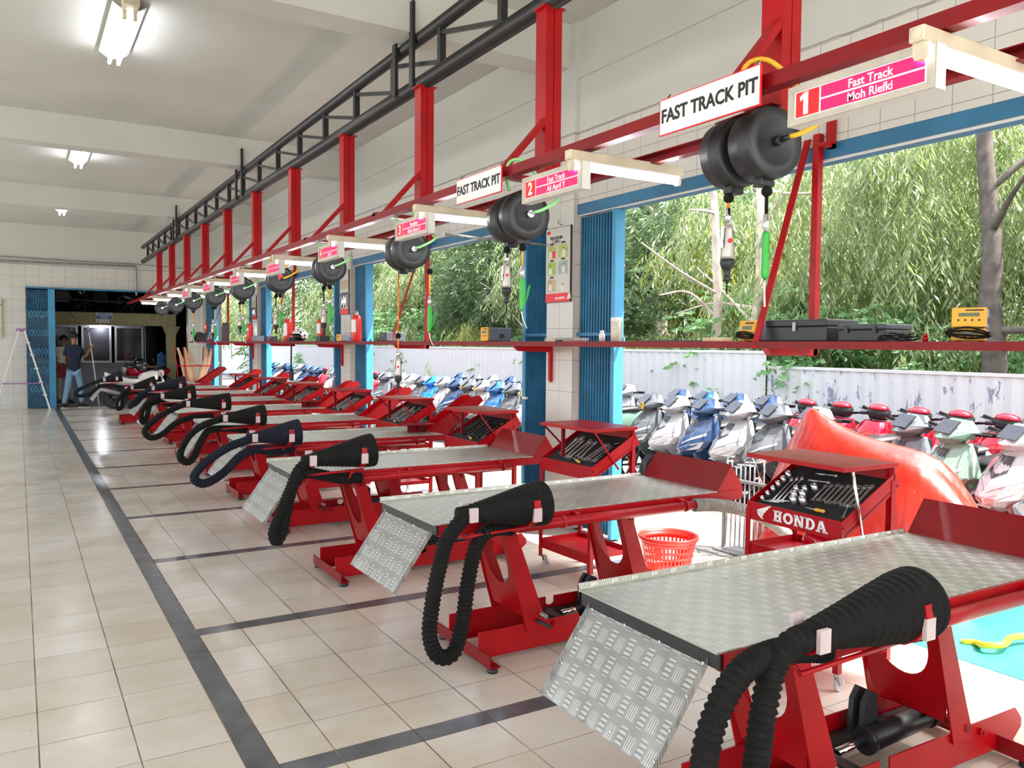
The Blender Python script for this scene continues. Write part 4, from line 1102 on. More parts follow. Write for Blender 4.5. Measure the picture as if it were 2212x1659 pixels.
# ---------------------------------------------------------------- tool trolleys
TW, TD = .262, .33
Z0, Z1 = .725, .905         # front and rear height of the sloping top
def slope(u, v, h=0.0):     # u across (+ toward the far side), v 0..1 up the slope -> local point
    s = Vector((TD, 0, Z1-Z0)).normalized(); n = Vector((-s.z, 0, s.x))
    p = Vector((0, u, Z0)) + Vector((TD, 0, Z1-Z0))*v + n*h; return p
SLOPE_R = math.atan2(Z1-Z0, TD)
TROLLEY = {}
def tpart(key, fn, mat, root, **k):
    if key not in TROLLEY: TROLLEY[key] = fn().build(key.split('|')[0], mat, root, **k); return TROLLEY[key]
    o = TROLLEY[key].copy(); COL.objects.link(o); o.parent = root; return o
def slab(m, u0, u1, v0, v1, h0, h1):
    c = [slope(u, v, h) for h in (h0, h1) for (u, v) in ((u0,v0),(u1,v0),(u1,v1),(u0,v1))]
    return m.add(c, [(0,3,2,1),(4,5,6,7),(0,1,5,4),(1,2,6,5),(2,3,7,6),(3,0,4,7)])
def make_trolley(x, y, label, style, rz=0, lid=True):
    t = empty('tool_trolley', (x, y, 0), rz, label, 'tool trolley', 'red tool trolleys between the lifts')
    tpart('box_floor', lambda: slab(MB(), -TW, TW, 0, 1, -.062, -.056), MT['red'], t)
    tpart('foam_inlay', lambda: slab(MB(), -TW+.02, TW-.02, .06, .95, -.052, -.022), MT['foam'], t)
    def sd(s): return lambda: slab(MB(), min(s*TW, s*(TW-.006)), max(s*TW, s*(TW-.006)), -.01, 1.03, -.075, 0)
    tpart('side_panel|n', sd(-1), MT['red'], t, bevel=.002); tpart('side_panel|f', sd(1), MT['red'], t, bevel=.002)
    tpart('front_panel|'+('h' if style == 'first' else 'n'), lambda: MB().box(-.004, .004, -TW, TW, .645, Z0+.002), MT['red'], t, bevel=.002)
    tpart('rear_panel', lambda: MB().box(TD-.004, TD+.004, -TW, TW, .80, Z1+.03), MT['red'], t)
    for fx, z in ((.006, Z0-.03), (TD-.006, Z1-.03)):
        for s in (-1, 1):
            tpart('post|%g%d' % (fx, s), lambda fx=fx, s=s, z=z: MB().box(fx-.013, fx+.013, s*TW-.003, s*TW+.003, .085, z).box(fx-.013, fx-.008, min(s*TW, s*(TW-.024)), max(s*TW, s*(TW-.024)), .085, z), MT['red'], t)
    def tray(z, h): return lambda: MB().box(0, TD, -TW+.004, TW-.004, z, z+.004).box(-.002, .002, -TW+.004, TW-.004, z-.03, z+h).box(TD-.002, TD+.002, -TW+.004, TW-.004, z, z+h).box(0, TD, -TW+.004, -TW+.008, z, z+h).box(0, TD, TW-.008, TW-.004, z, z+h)
    tpart('lower_tray', tray(.17, .03), MT['red'], t)
    tpart('middle_tray', tray(.50, .035), MT['red'], t)
    for fx in (.02, TD-.02):
        for s in (-1, 1):
            def cast(fx=fx, s=s):
                m = MB(); y_ = s*(TW-.02); m.prism([(fx-.014,.09),(fx+.014,.09),(fx+.022,.028),(fx+.006,.028)], y_-.012, y_-.009, 'y'); m.prism([(fx-.014,.09),(fx+.014,.09),(fx+.022,.028),(fx+.006,.028)], y_+.009, y_+.012, 'y'); return m
            c = tpart('castor|%g%d' % (fx, s), cast, MT['greysteel'], t)
            w = tpart('castor_wheel|%g%d' % (fx, s), lambda fx=fx, s=s: MB().cyl((fx+.014, s*(TW-.02)-.008, .028), (fx+.014, s*(TW-.02)+.008, .028), .027, 18), MT['rubber' if style != 'first' else 'castorWhite'], t); w.parent = c
    if lid:
        zl = .948
        def ld():
            m = MB(); m.box(-.005, TD+.02, -TW-.004, TW+.004, zl, zl+.004)
            for a in ((-.007,-.003,-TW-.004,TW+.004),(TD+.018,TD+.022,-TW-.004,TW+.004),(-.005,TD+.02,-TW-.006,-TW-.003),(-.005,TD+.02,TW+.003,TW+.006)): m.box(a[0],a[1],a[2],a[3],zl-.016,zl+.004)
            return m
        l = tpart('lid', ld, MT['red'], t, bevel=.0015)
        u = tpart('lid_lining', lambda: MB().box(.0, TD+.01, -TW+.004, TW-.004, zl-.003, zl-.0005), MT['woodpale'], t); u.parent = l
        def hg(): 
            m = MB()
            for s in (-1, 1): m.prism([(TD-.02,.88),(TD+.02,.90),(TD+.022,zl-.016),(TD-.005,zl-.016)], s*(TW-.03)-.003, s*(TW-.03)+.003, 'y')
            return m
        for s in (-1, 1): tpart('lid_hinge|%d' % s, lambda s=s: MB().prism([(TD-.02,.88),(TD+.02,.90),(TD+.022,zl-.016),(TD-.005,zl-.016)], s*(TW-.03)-.003, s*(TW-.03)+.003, 'y'), MT['red'], t)
        if style == 'first':
            MB().cyl((.045,-TW-.008,zl-.014),(.13,-TW-.008,.62),.0065,10).cyl((.13,-TW-.008,.62),(.16,-TW-.008,.50),.0065,10).build('lid_strut', MT['chrome'], t)
            MB().cyl((.03,TW+.004,zl-.014),(.10,TW+.006,.80),.005,10).build('lid_strut', MT['chrome'], t)
        else:
            tpart('lid_strut|n', lambda: MB().bar((.01,-TW-.008,zl-.012),(.20,-TW-.008,.70),.007,.010), MT['red'], t)
            tpart('lid_strut|f', lambda: MB().bar((.01,TW-.012,zl-.012),(.16,TW-.012,.80),.007,.010), MT['darkred'], t)
            tpart('prop_post', lambda: MB().bar((.07,TW*.45,zl-.014),(.07,TW*.45,.745),.016,.022), MT['darkred'], t)
    return t
MT['castorWhite'] = simple('white_castor', (.6,.55,.55), .4)
TR = [(2.90,2.38,'nearest tool trolley, wing emblem and white lettering across its red front','first',-.03),
 (2.875,4.08,'second tool trolley with open lid, its silver spanners lying in a slanting row','b',.03),
 (2.88,5.47,'third tool trolley, black tools heaped in its sloping box by the blue gate','b',0),
 (2.90,6.97,'fourth tool trolley beside the small raised wheel clamp','b',0),
 (2.90,8.50,'fifth tool trolley, its lid edge shining below the second column','b',0),
 (2.90,10.10,'sixth tool trolley seen beyond the shining lid','b',0),
 (2.90,11.72,'seventh tool trolley below the hanging radio','b',0),
 (2.90,13.30,'eighth tool trolley among the far red channels','b',0)]
TROLLEYS = [make_trolley(x, y, lb, st, rz) for (x, y, lb, st, rz) in TR]
def on_slope(k, u, v, h, ang, s=1.0):
    x, y, _, _, rz = TR[k]
    p = slope(u, v, h)
    M = Matrix.Translation((x, y, 0)) @ Matrix.Rotation(rz, 4, 'Z') @ Matrix.Translation(p) @ Matrix.Rotation(-SLOPE_R, 4, 'Y') @ Matrix.Rotation(ang - PI/2, 4, 'Z') @ Matrix.Diagonal((s, s, s, 1))
    return M
HB = -.0205
def fill_first():
    k = 0; g = 'tools in the nearest trolley'
    where = 'in the open nearest trolley'
    # spanners in a fanned row on the near half, ring ends up the slope
    for q in range(9):
        tool('spanner', lambda: wrench_mesh(.16), MT['toolsteel'], on_slope(k, -.015-.026*q, .30+.012*(q % 3), HB+.001, .10, .80+.035*q), 'chrome combination spanner, %s from the left in the row %s' % (ORD[q], where), g)
    for q in range(6):
        tool('socket', socket_mesh, MT['toolsteel'], on_slope(k, .215, .13+.105*q, HB, 0, .75+.07*q), 'chrome socket, %s from the bottom in the left column %s' % (ORD[q], where), g)
    for q, (u, v, s) in enumerate(((.10,.42,1.0),(.075,.30,1.15),(.06,.45,1.0),(.04,.34,1.2),(.05,.20,1.3),(.005,.22,1.3),(.02,.50,1.2))):
        tool('socket', socket_mesh, MT['toolsteel'], on_slope(k, u, v, HB, 0, s), 'chrome socket, %s from the left in the middle cluster %s' % (ORD[q], where), g)
    for q in range(3):
        tool('t_handle_wrench', thandle_mesh, MT['toolsteel'], on_slope(k, .165-.022*q, .13+.03*q, HB, .12, .95), 'long T handle wrench, %s from the left %s' % (ORD[q], where), g)
    for q in range(2):
        tool('ratchet', bar_mesh, MT['toolsteel'], on_slope(k, .105-.0*q, .66+.15*q, HB, -PI/2+.1, .55), ['lower','upper'][q]+' short chrome ratchet across the top middle '+where, g)
    tool('screwdriver', None, MT['amber'], on_slope(k, -.135, .13, HB+.013, PI/2, .70), 'amber handled screwdriver lying at the lower edge '+where, g)
    tool('spanner', lambda: wrench_mesh(.16), MT['toolsteel'], on_slope(k, -.225, .12, HB+.001, .35, .62), 'short chrome spanner at the lower right corner '+where, g)
fill_first()
def fill(k, where, n, mat, seed):
    r = random.Random(seed)
    for q in range(n):
        u = .19 - .38*(q+.5)/n
        tool('spanner', lambda: wrench_mesh(.16), MT['toolsteel' if mat == 'chrome' else mat], on_slope(k, u + r.uniform(-.01,.01), .15+r.uniform(0,.08), HB+.0015+.0006*(q % 3), r.uniform(-.12,.25), r.uniform(1.1,1.5)), 'spanner, %s from the left in the box of the %s' % (ORD[q], where), 'spanners in the trolleys')
    tool('screwdriver', None, MT['amber'], on_slope(k, -.10, .09, HB+.012, PI/2-.3, .75), 'amber handled screwdriver in the box of the %s' % where, 'screwdrivers in the trolleys')
    tool('ratchet', bar_mesh, MT['gun'], on_slope(k, -.21, .15, HB, .1, 1.2), 'dark ratchet bar in the box of the %s' % where, 'ratchets in the trolleys')
fill(1, 'second trolley', 9, 'chrome', 1); fill(2, 'third trolley', 7, 'gun', 2); fill(3, 'fourth trolley', 8, 'chrome', 3)
fill(4, 'fifth trolley', 7, 'chrome', 4); fill(5, 'sixth trolley', 6, 'chrome', 5); fill(6, 'seventh trolley', 5, 'chrome', 6)
# lettering and wing emblem on the nearest trolley's front
def emblem():
    t = TROLLEYS[0]; fp = [c for c in t.children if c.name.startswith('front_panel')][0]
    X0 = -.0052; H = .050; z0 = .662; m = MB()
    W = lambda a: -.10+(a+.115)*1.32
    def R(y, z, w, h): m.box(X0, X0+.0015, -W(y+w), -W(y), z0+z*H, z0+(z+h)*H)   # y grows to the picture's right
    def poly(p): m.prism([(-W(a), z0+b*H) for a, b in p], X0, X0+.0015, 'x')
    x = -.115; w = .036; st = .0105; sl = .14
    # H
    for dx in (.004, .0225): R(x+dx, 0, st, 1); 
    for dx in (.0, .0185): R(x+dx, 0, st+.008, sl); R(x+dx, 1-sl, st+.008, sl)
    R(x+.008, .42, .02, .18)
    x += .042
    n = 18; o = [(x+.021+.021*math.cos(2*PI*k/n), .5+.5*math.sin(2*PI*k/n)) for k in range(n)]; i = [(x+.021+.010*math.cos(2*PI*k/n), .5+.30*math.sin(2*PI*k/n)) for k in range(n)]
    for k in range(n): poly([o[k], o[(k+1) % n], i[(k+1) % n], i[k]])
    x += .046
    R(x+.003, 0, .009, 1); R(x+.029, 0, .009, 1); R(x, 0, .016, sl); R(x, 1-sl, .012, sl); R(x+.024, 1-sl, .018, sl); poly([(x+.003,1),(x+.014,1),(x+.038,0),(x+.027,0)])
    x += .047
    R(x+.003, 0, st, 1); R(x, 0, .02, sl); R(x, 1-sl, .02, sl)
    n = 12; o = [(x+.017+.021*math.sin(PI*k/n), .5+.5*math.cos(PI*k/n)) for k in range(n+1)]; i = [(x+.017+.010*math.sin(PI*k/n), .5+.32*math.cos(PI*k/n)) for k in range(n+1)]
    for k in range(n): poly([o[k], o[k+1], i[k+1], i[k]])
    x += .042
    poly([(x+.014,1),(x+.026,1),(x+.042,0),(x+.031,0)]); poly([(x+.014,1),(x+.021,1),(x+.012,0),(x+.004,0)]); R(x+.011, .28, .02, .15); R(x, 0, .017, sl); R(x+.026, 0, .02, sl)
    m.build('white_lettering', MT['signwhite'], fp)
    m = MB(); z0 += .0
    for k in range(5):
        a = .0+.22*k
        poly([(-.190+.006*k, .62-.17*k+.05), (-.128-.010*k, 1.30-.26*k), (-.130-.010*k, 1.12-.25*k), (-.186+.007*k, .50-.14*k)])
    poly([(-.190,.66),(-.183,.70),(-.160,-.08),(-.172,-.02),(-.186,.30)])
    m.build('wing_emblem', MT['signwhite'], fp)
emblem()
# shiny red plastic sack on the nearest trolley's tray
def sack():
    m = MB(); r = random.Random(5); n = 22; vs, fs = [], []
    for i in range(10):
        th = PI*i/9
        for k in range(n):
            a = 2*PI*k/n; q = 1+.10*math.sin(5*a+i)+.07*r.uniform(-1,1)
            vs.append((.075*q*math.sin(th)*math.cos(a), .115*q*math.sin(th)*math.sin(a), .075+.075*math.cos(th)*(1+.06*math.sin(3*a)) if th < PI*.9 else .0))
    for i in range(9):
        for k in range(n): fs.append((i*n+k,(i+1)*n+k,(i+1)*n+(k+1)%n,i*n+(k+1)%n))
    m.add(vs, fs, True); o = m.build('plastic_sack', simple('shiny_red_film', (.62,.006,.02), .12, 0, .1, coat=.8)); o.location = (3.03, 2.29, .5055)
    tag(o, 'shiny red plastic sack on the tray of the nearest trolley', 'sack')
sack()
# red laundry basket with slots
def basket():
    t = empty('plastic_basket', (3.55, 3.88, 0), 0, 'red slotted plastic basket on the sunlit floor', 'basket')
    R0, R1, H = .135, .185, .235; n = 40; mt = simple('red_basket_plastic', (.62,.03,.02), .35)
    m = MB()
    def ring(z, dz):
        r = R0+(R1-R0)*z/H; r2 = R0+(R1-R0)*(z+dz)/H
        m.lathe([(r,z),(r2,z+dz),(r2-.004,z+dz),(r-.004,z),(r,z)], None, n, caps=False)
    ring(0, .03)
    for z in (.062, .102, .142): ring(z, .012)
    ring(.182, .034)
    for k in range(n):
        a = 2*PI*k/n; a2 = a+.075; vs = []
        for aa in (a, a2):
            for z, d in ((.025, 0), (.19, 0), (.19, .004), (.025, .004)):
                r = R0+(R1-R0)*z/H-d; vs.append((r*math.cos(aa), r*math.sin(aa), z))
        m.add(vs, [(0,1,5,4),(1,2,6,5),(2,3,7,6),(3,0,4,7)])
    m.lathe([(.0001,.004),(R0,.004),(R0,0),(.0001,0)], None, n, caps=False)
    m.build('basket_lattice', mt, t)
    MB().lathe([(R1-.006,H-.03),(R1+.006,H-.022),(R1+.008,H),(R1-.002,H+.003),(R1-.008,H-.02)], None, n, caps=False).build('rim', mt, t)
basket()
# ---------------------------------------------------------------- yard
def m_paver():
    t = NT('grey_paver'); b = t.n('ShaderNodeTexBrick'); t.link(t.coord(), b.inputs['Vector']); b.inputs['Scale'].default_value = 1
    b.inputs['Brick Width'].default_value = .20; b.inputs['Row Height'].default_value = .10; b.inputs['Mortar Size'].default_value = .004
    b.inputs['Color1'].default_value = (.20,.19,.18,1); b.inputs['Color2'].default_value = (.15,.14,.135,1); b.inputs['Mortar'].default_value = (.08,.075,.07,1)
    t.set(col=t.mix(.5, b.outputs[0], t.ramp(t.noise(1.2, 5), [(.35,(.7,.68,.66)),(.65,(1,1,1))]), 'MULTIPLY'), rough=.8); return t.m
struct('ground_yard', MB().box(3.72, 40, -30, 60, -.14, -.012), m_paver())
struct('ground_street', MB().box(-60, -6.0, -30, 60, -.14, -.012), simple('pale_concrete', (.50,.48,.45), .8, 0, .1, 2))
struct('ground_front', MB().box(-6, 3.72, -30, -4.0, -.14, -.012), simple('pale_apron', (.50,.48,.45), .8, 0, .1, 2))
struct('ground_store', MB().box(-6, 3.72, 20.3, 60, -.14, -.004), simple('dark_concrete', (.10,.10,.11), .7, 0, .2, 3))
tag(MB().box(3.74, 4.95, .7, 2.42, -.011, -.004).build('floor_mat', simple('turquoise_mat', (.02,.36,.30), .5, 0, .12, 3)), 'turquoise green mat on the ground just outside the nearest bay', 'mat')
def strap():
    m = MB(); cable(m, [(3.95,2.20,.0),(3.98,2.14,.01),(3.92,2.08,.03),(3.98,2.02,.04),(4.12,2.05,.04),(4.25,2.02,.03),(4.30,1.96,.02),(4.26,1.93,.01)], .016, 8)
    tag(m.build('strap', MT['chY']), 'yellow looped strap lying on the turquoise mat', 'strap')
strap()
def fence(y0, y1, h, label, mt):
    t = empty('yard_fence', (8.4, (y0+y1)/2, -.012), 0, label, 'fence'); L = y1-y0; n = int(L/.09); m = MB(); vs = []; fs = []
    for k in range(n+1):
        y = -L/2 + L*k/n
        for z in (0, h): vs += [(.012*(1 if k % 2 else -1), y, z)]
    m.add(vs, [(2*k, 2*k+1, 2*k+3, 2*k+2) for k in range(n)]); m.build('corrugated_sheet', mt, t)
    MB().box(-.02, .03, -L/2, L/2, h-.02, h+.015).build('top_rail', MT['white'], t)
    k = 0; y = -L/2+.4
    while y < L/2:
        MB().box(.02, .08, y-.04, y+.04, 0, h).build('fence_post', MT['blueband'] if k % 3 == 2 else MT['paleblue'], t); y += 1.9; k += 1
MT['paleblue'] = simple('pale_blue_post', (.45,.52,.70), .5); MT['blueband'] = simple('rusty_post', (.5,.28,.25), .6)
def m_fence(name, stain):
    t = NT(name); f = t.noise(3.0, 6, t.mapping((1,2.2,.9)), .7)
    t.set(col=t.ramp(f, [(.0,(.78,.78,.80)),(.57 if stain else .8,(.78,.78,.80)),(.60 if stain else .85,(.30,.32,.42)),(1,(.35,.36,.44))]), rough=.6); return t.m
fence(-8, 7.33, 1.205, 'low white painted yard fence with peeling grey patches behind the scooters', m_fence('peeling_white', True))
fence(7.36, 70, 1.40, 'taller white corrugated fence behind the farther scooters', m_fence('white_corrugated', False))
# ---------------------------------------------------------------- scooters
MT['tyre'] = simple('tyre_rubber', (.018,.018,.02), .7); MT['seat'] = simple('black_vinyl', (.02,.02,.022), .45); MT['lamp'] = simple('clear_lamp', (.75,.72,.70), .06, .2, .1)
MT['film'] = simple('plastic_film', (.62,.66,.72), .08, 0, .2, 30, coat=1)
MT['dim'] = simple('smoked_screen', (.05,.055,.07), .08)
def paint(n, c): MT[n] = simple(n, c, .18, .1, .05, coat=.6)
for n_, c_ in (('paint_base',(.30,.33,.38)),('paint_navy',(.03,.07,.17)),('paint_silver',(.42,.42,.44)),('paint_green',(.18,.30,.24)),('paint_blue',(.04,.16,.42)),('paint_red',(.55,.006,.03)),('paint_grey',(.12,.13,.15)),('paint_bright',(.02,.25,.75)),('paint_white',(.72,.72,.70)),('paint_black',(.014,.014,.016))): paint(n_, c_)
def sec(z, w, xf, xr, mid=.62, nose=.40):
    return [(xr, -w, z), (xr+(xf-xr)*mid, -w*.96, z), (xf-.035, -w*nose, z), (xf, 0, z), (xf-.035, w*nose, z), (xr+(xf-xr)*mid, w*.96, z), (xr, w, z)]
def scooter(label, retro=False):
    t = empty('scooter', (0,0,0), 0, label, 'scooter', 'scooters parked in the yard')
    P = MT['paint_base']
    for nm, x in (('front', .63), ('rear', -.62)):
        Mx = Matrix.Translation((x,0,.225)) @ Matrix.Rotation(PI/2,4,'X')
        w = MB().lathe([(.16,-.042),(.195,-.048),(.218,-.034),(.226,0),(.218,.034),(.195,.048),(.16,.042),(.16,-.042)], Mx, 26, caps=False).build('tyre', MT['tyre'], t)
        m = MB(); m.lathe([(.16,-.028),(.16,.028),(.145,.024),(.145,-.024),(.16,-.028)], Mx, 26, caps=False); m.lathe([(.0001,-.04),(.04,-.04),(.04,.04),(.0001,.04)], Mx, 14, caps=False)
        for k in range(6): m.bar((x,0,.225),(x+.15*math.cos(k*PI/3),0,.225+.15*math.sin(k*PI/3)),.02,.025,up=(0,1,0))
        m.build('wheel_rim', MT['gun'], w)
    for s in (-1, 1): MB().cyl((.63,s*.065,.225),(.50,s*.065,.62),.018,10).build('fork', MT['gun'], t)
    m = MB(); secs = []
    for k in range(9):
        a = -.35+2.0*k/8; r = .25
        secs.append([(.63+r*math.sin(a)*-1+.02, y_, .225+r*math.cos(a)+.02) for y_ in (-.07,-.06)] + [(.63-(r+.03)*math.sin(a)+.02, 0, .225+(r+.03)*math.cos(a)+.02)] + [(.63+r*math.sin(a)*-1+.02, y_, .225+r*math.cos(a)+.02) for y_ in (.06,.07)])
    m.loft(secs, closed=True); m.build('front_fender', P, t)
    # front cowl
    if retro: S = [(.36,.10,.56,.34),(.46,.19,.62,.34),(.60,.225,.66,.36),(.74,.22,.65,.36),(.86,.18,.60,.34),(.94,.12,.54,.33)]; mid, nose = .75, .62
    else: S = [(.42,.07,.60,.40),(.49,.15,.73,.38),(.55,.215,.76,.36),(.66,.265,.69,.34),(.79,.21,.60,.33),(.93,.13,.48,.32)]; mid, nose = .42, .42
    MB().loft([sec(z, w, xf, xr, mid, nose) for z, w, xf, xr in S], smooth=retro).build('front_cowl', P, t, bevel=.012)
    # headlight V and dark screen, standing just proud of the cowl
    def face(z0, z1, y0, y1, lift=.004):
        def at(z, fy):
            for a, b in zip(S[:-1], S[1:]):
                if a[0] <= z <= b[0]:
                    q = (z-a[0])/(b[0]-a[0]); w, xf, xr = (a[i]+(b[i]-a[i])*q for i in (1,2,3)); break
            pts = sec(z, w, xf, xr, mid, nose)[1:6]; u = (fy+1)/2*4; i = min(3, int(u)); f = u-i
            p = [pts[i][j]+(pts[i+1][j]-pts[i][j])*f for j in range(3)]; return (p[0]+lift, p[1]*1.012, p[2])
        n = 6; vs = [at(z0(q) if callable(z0) else z0, y0+(y1-y0)*q/n) for q in range(n+1)] + [at(z1(q) if callable(z1) else z1, y0+(y1-y0)*q/n) for q in range(n+1)]
        m = MB(); m.add(vs, [(k,k+1,n+2+k,n+1+k) for k in range(n)]); m.add([(v[0]-.012,v[1],v[2]) for v in vs], [(k,n+1+k,n+2+k,k+1) for k in range(n)]); return m
    if retro:
        MB().lathe([(.0001,.03),(.05,.026),(.07,.012),(.076,0),(.07,-.02)], Matrix.Translation((.655,0,.70)) @ Matrix.Rotation(PI/2,4,'Y'), 20, caps=False).build('headlight', MT['lamp'], t)
        for s in (-1, 1): face(.50, .66, s*.45, s*.85).build('white_decal', MT['paint_white'], t)
    else:
        for s in (-1, 1):
            face(lambda q: .495+.012*q, lambda q: .545+.018*q, s*.05, s*.86).build('headlight', MT['lamp'], t)
            face(lambda q: .60+.020*q, lambda q: .62+.022*q, s*.10, s*.88).build('cowl_stripe', MT['paint_silver'], t)
        face(lambda q: .70+.02*abs(q-3), lambda q: .88, -.42, .42).build('front_screen', MT['dim'], t)
    # dark inner shield, floor, wing panels
    MB().prism([(.37,.30),(.40,.50),(.36,.80),(.32,.92),(.28,.90),(.30,.55),(.24,.36),(-.12,.34),(-.12,.26),(.28,.26)], -.15, .15, 'y').build('leg_shield', MT['blackplastic'], t, bevel=.01)
    for s in (-1, 1):
        MB().prism([(.62,.44),(.66,.52),(.50,.60),(.36,.66),(.30,.52),(.34,.34),(.46,.30)], s*.19-.012, s*.19+.012, 'y').build('wing_panel', P if retro else MT['paint_grey'], t, bevel=.006)
        if not retro: MB().add([(.60,s*.10,.47),(.66,s*.20,.535),(.40,s*.285,.60),(.26,s*.25,.40),(.38,s*.20,.30)], [(0,1,2,3,4)]).add([(.585,s*.09,.465),(.645,s*.185,.53),(.385,s*.27,.595),(.245,s*.235,.395),(.365,s*.185,.295)], [(4,3,2,1,0)]).build('side_wing', P, t)
    # rear body and seat
    R = [(-.92,.05,.62,.74),(-.80,.11,.48,.76),(-.55,.15,.38,.76),(-.25,.165,.34,.74),(.0,.15,.32,.68),(.12,.12,.32,.50)]
    MB().loft([[(x,-w*.6,z0),(x,-w,z0+(z1-z0)*.45),(x,-w*.8,z1),(x,w*.8,z1),(x,w,z0+(z1-z0)*.45),(x,w*.6,z0)] for x,w,z0,z1 in R]).build('rear_body', P, t, bevel=.01)
    Q = [(-.86,.06,.755,.80),(-.70,.12,.755,.83),(-.40,.14,.75,.81),(-.15,.14,.73,.775),(.05,.10,.68,.735)]
    MB().loft([[(x,-w,z0),(x,-w*.9,z1-.01),(x,0,z1),(x,w*.9,z1-.01),(x,w,z0)] for x,w,z0,z1 in Q]).build('seat', MT['seat'], t)
    m = MB(); m.box(-.70,-.2,-.09,-.02,.17,.34); m.cyl((-.80,-.13,.30),(-.28,-.13,.24),.055,12); m.build('engine_exhaust', MT['gun'], t)
    MB().bar((-.15,.10,.25),(-.10,.30,0.0),.02,.02).build('side_stand', MT['gun'], t)
    MB().prism([(-.90,.66),(-1.02,.50),(-1.0,.47),(-.80,.55)], -.07, .07, 'y').build('tail_guard', MT['blackplastic'], t)
    # steering head: cowl, grips, levers
    h = MB()
    if retro:
        h.loft([[(.40+.10*q*math.cos(a), .13*q*math.sin(a), z) for a in [2*PI*k/14 for k in range(14)]] for q, z in ((.75,.95),(1,.99),(1.05,1.04),(.8,1.09),(.3,1.11))])
        h.build('handlebar_cowl', MT['blackplastic'], t)
        MB().loft([[(.41+.10*q*math.cos(a), .13*q*math.sin(a), z) for a in [2*PI*k/14 for k in range(14)]] for q, z in ((1.0,1.062),(.8,1.094),(.3,1.115))]).build('meter_cover', P, t)
    else:
        h.loft([sec(z, w, xf, xr, .40, .40) for z, w, xf, xr in ((.92,.06,.54,.36),(.97,.15,.60,.33),(1.03,.19,.53,.32),(1.12,.10,.40,.31))], smooth=False); h.build('handlebar_cowl', P, t, bevel=.006)
        MB().prism([(.425,1.105),(.545,1.01),(.553,1.016),(.435,1.118)], -.085, .085, 'y').build('meter_screen', MT['dim'], t)
    for s in (-1, 1):
        MB().cyl((.36,s*.12,1.0),(.33,s*.22,1.02),.012,8).cyl((.33,s*.22,1.02),(.29,s*.37,1.035),.019,10).build('handle_grip', MT['rubber'], t)
        m = MB(); cable(m, [(.37,s*.17,1.02),(.40,s*.24,1.03),(.37,s*.34,1.035)], .006, 6); m.build('brake_lever', MT['gun'], t)
    m = MB(); cable(m, [(.36,-.14,1.02),(.48,-.06,1.0),(.50,.0,.95),(.42,.02,.88)], .006, 6); m.build('brake_cable', MT['rubber'], t)
    return t
SCALE = .85
SA = scooter('', False); SB = scooter('', True)
def place_scooter(proto, used, x, y, col, label, rz=.18, lean=0.0, tagF=False, group='scooters parked in the yard'):
    mats = {'paint_base': MT[col]}
    o = copy_tree(proto, label=label, mats=mats)
    o['group'] = group
    o.location = (x, y, -.012); o.rotation_euler = (lean, 0, PI+rz); o.scale = (SCALE,)*3
    if tagF:
        p = MB().box(.585, .592, .09, .15, .95, 1.03).build('yellow_tag', MT['chY'], o)
        text('lettering', 'F', .07, MT['ink'], frame((.5935, .12, .99), (0,1,0), (0,0,1)), p, ext=.0008)
    return o
DONE = []
rowA = [(6.14,6.62,'paint_grey','grey front row scooter closest to the blue gate edge',True),(6.12,6.20,'paint_silver','silver front row scooter, second from the blue gate',False),(6.12,5.78,'paint_navy','dark blue front row scooter, third from the blue gate',False),(6.12,5.34,'paint_silver','silver grey scooter standing right before the chrome wrench rack',False),(6.12,4.93,'paint_grey','grey scooter partly covered by the peak of the red tarpaulin',False),(6.12,4.50,'paint_silver','silver scooter mostly hidden by the red tarpaulin',False),
        (6.25,3.72,'paint_grey','slate scooter just right of the red tarpaulin peak',False),(6.12,3.30,'paint_green','pale green scooter at the lower edge of the red tarpaulin',False),(6.10,2.84,'paint_silver','silver scooter at the picture edge beside the pale green one',False)]
for x, y, c, lb, tf in rowA: place_scooter(SA, 0, x, y, c, lb, -.22, -.06, tf)
for k, y in enumerate((5.35,4.95,4.56,4.17,3.80,3.42)):
    place_scooter(SB, 0, 7.10, y, 'paint_red', 'red round nosed scooter by the low fence, %s of six from the left' % ORD[k], -.25, -.06)
for k, (y, c) in enumerate(((7.2,'paint_navy'),(6.75,'paint_blue'),(6.30,'paint_navy'),(5.85,'paint_navy'))):
    place_scooter(SA, 0, 7.10, y, c, 'blue second row scooter by the fence, %s from the blue gate' % ORD[k], -.25, -.06)
for k in range(13):
    y = 8.15+.42*k; c = ['paint_green','paint_navy','paint_silver','paint_grey','paint_blue','paint_silver','paint_grey','paint_navy','paint_silver','paint_bright','paint_grey','paint_white','paint_white'][k]
    nm = {'paint_green':'pale green','paint_navy':'dark blue','paint_silver':'silver','paint_grey':'grey','paint_blue':'blue','paint_bright':'bright blue','paint_white':'white'}[c]
    lb = '%s scooter in the second opening, %s in its front row from the poster column' % (nm, ORD[k] if k < 12 else 'last')
    place_scooter(SA, 0, 6.10, y, c, lb, -.2, -.06, k in (2, 5, 6))
for k in range(9):
    y = 8.4+.6*k; place_scooter(SA, 0, 7.25, y, ['paint_silver','paint_grey','paint_navy'][k % 3], '%s scooter in the second opening, %s along the rear row by the white fence' % (['silver','grey','dark blue'][k % 3], ORD[k]), -.2, -.06)
for k in range(10):
    y = 13.9+.48*k; c = ['paint_grey','paint_red','paint_red','paint_navy','paint_red','paint_red','paint_silver','paint_red','paint_navy','paint_navy'][k]
    place_scooter(SB if c == 'paint_red' else SA, 0, 6.1, y, c, '%s scooter in the third opening, %s along its front row' % ({'paint_red':'red','paint_grey':'grey','paint_navy':'dark blue','paint_silver':'silver'}[c], ORD[k]), -.2, -.06)
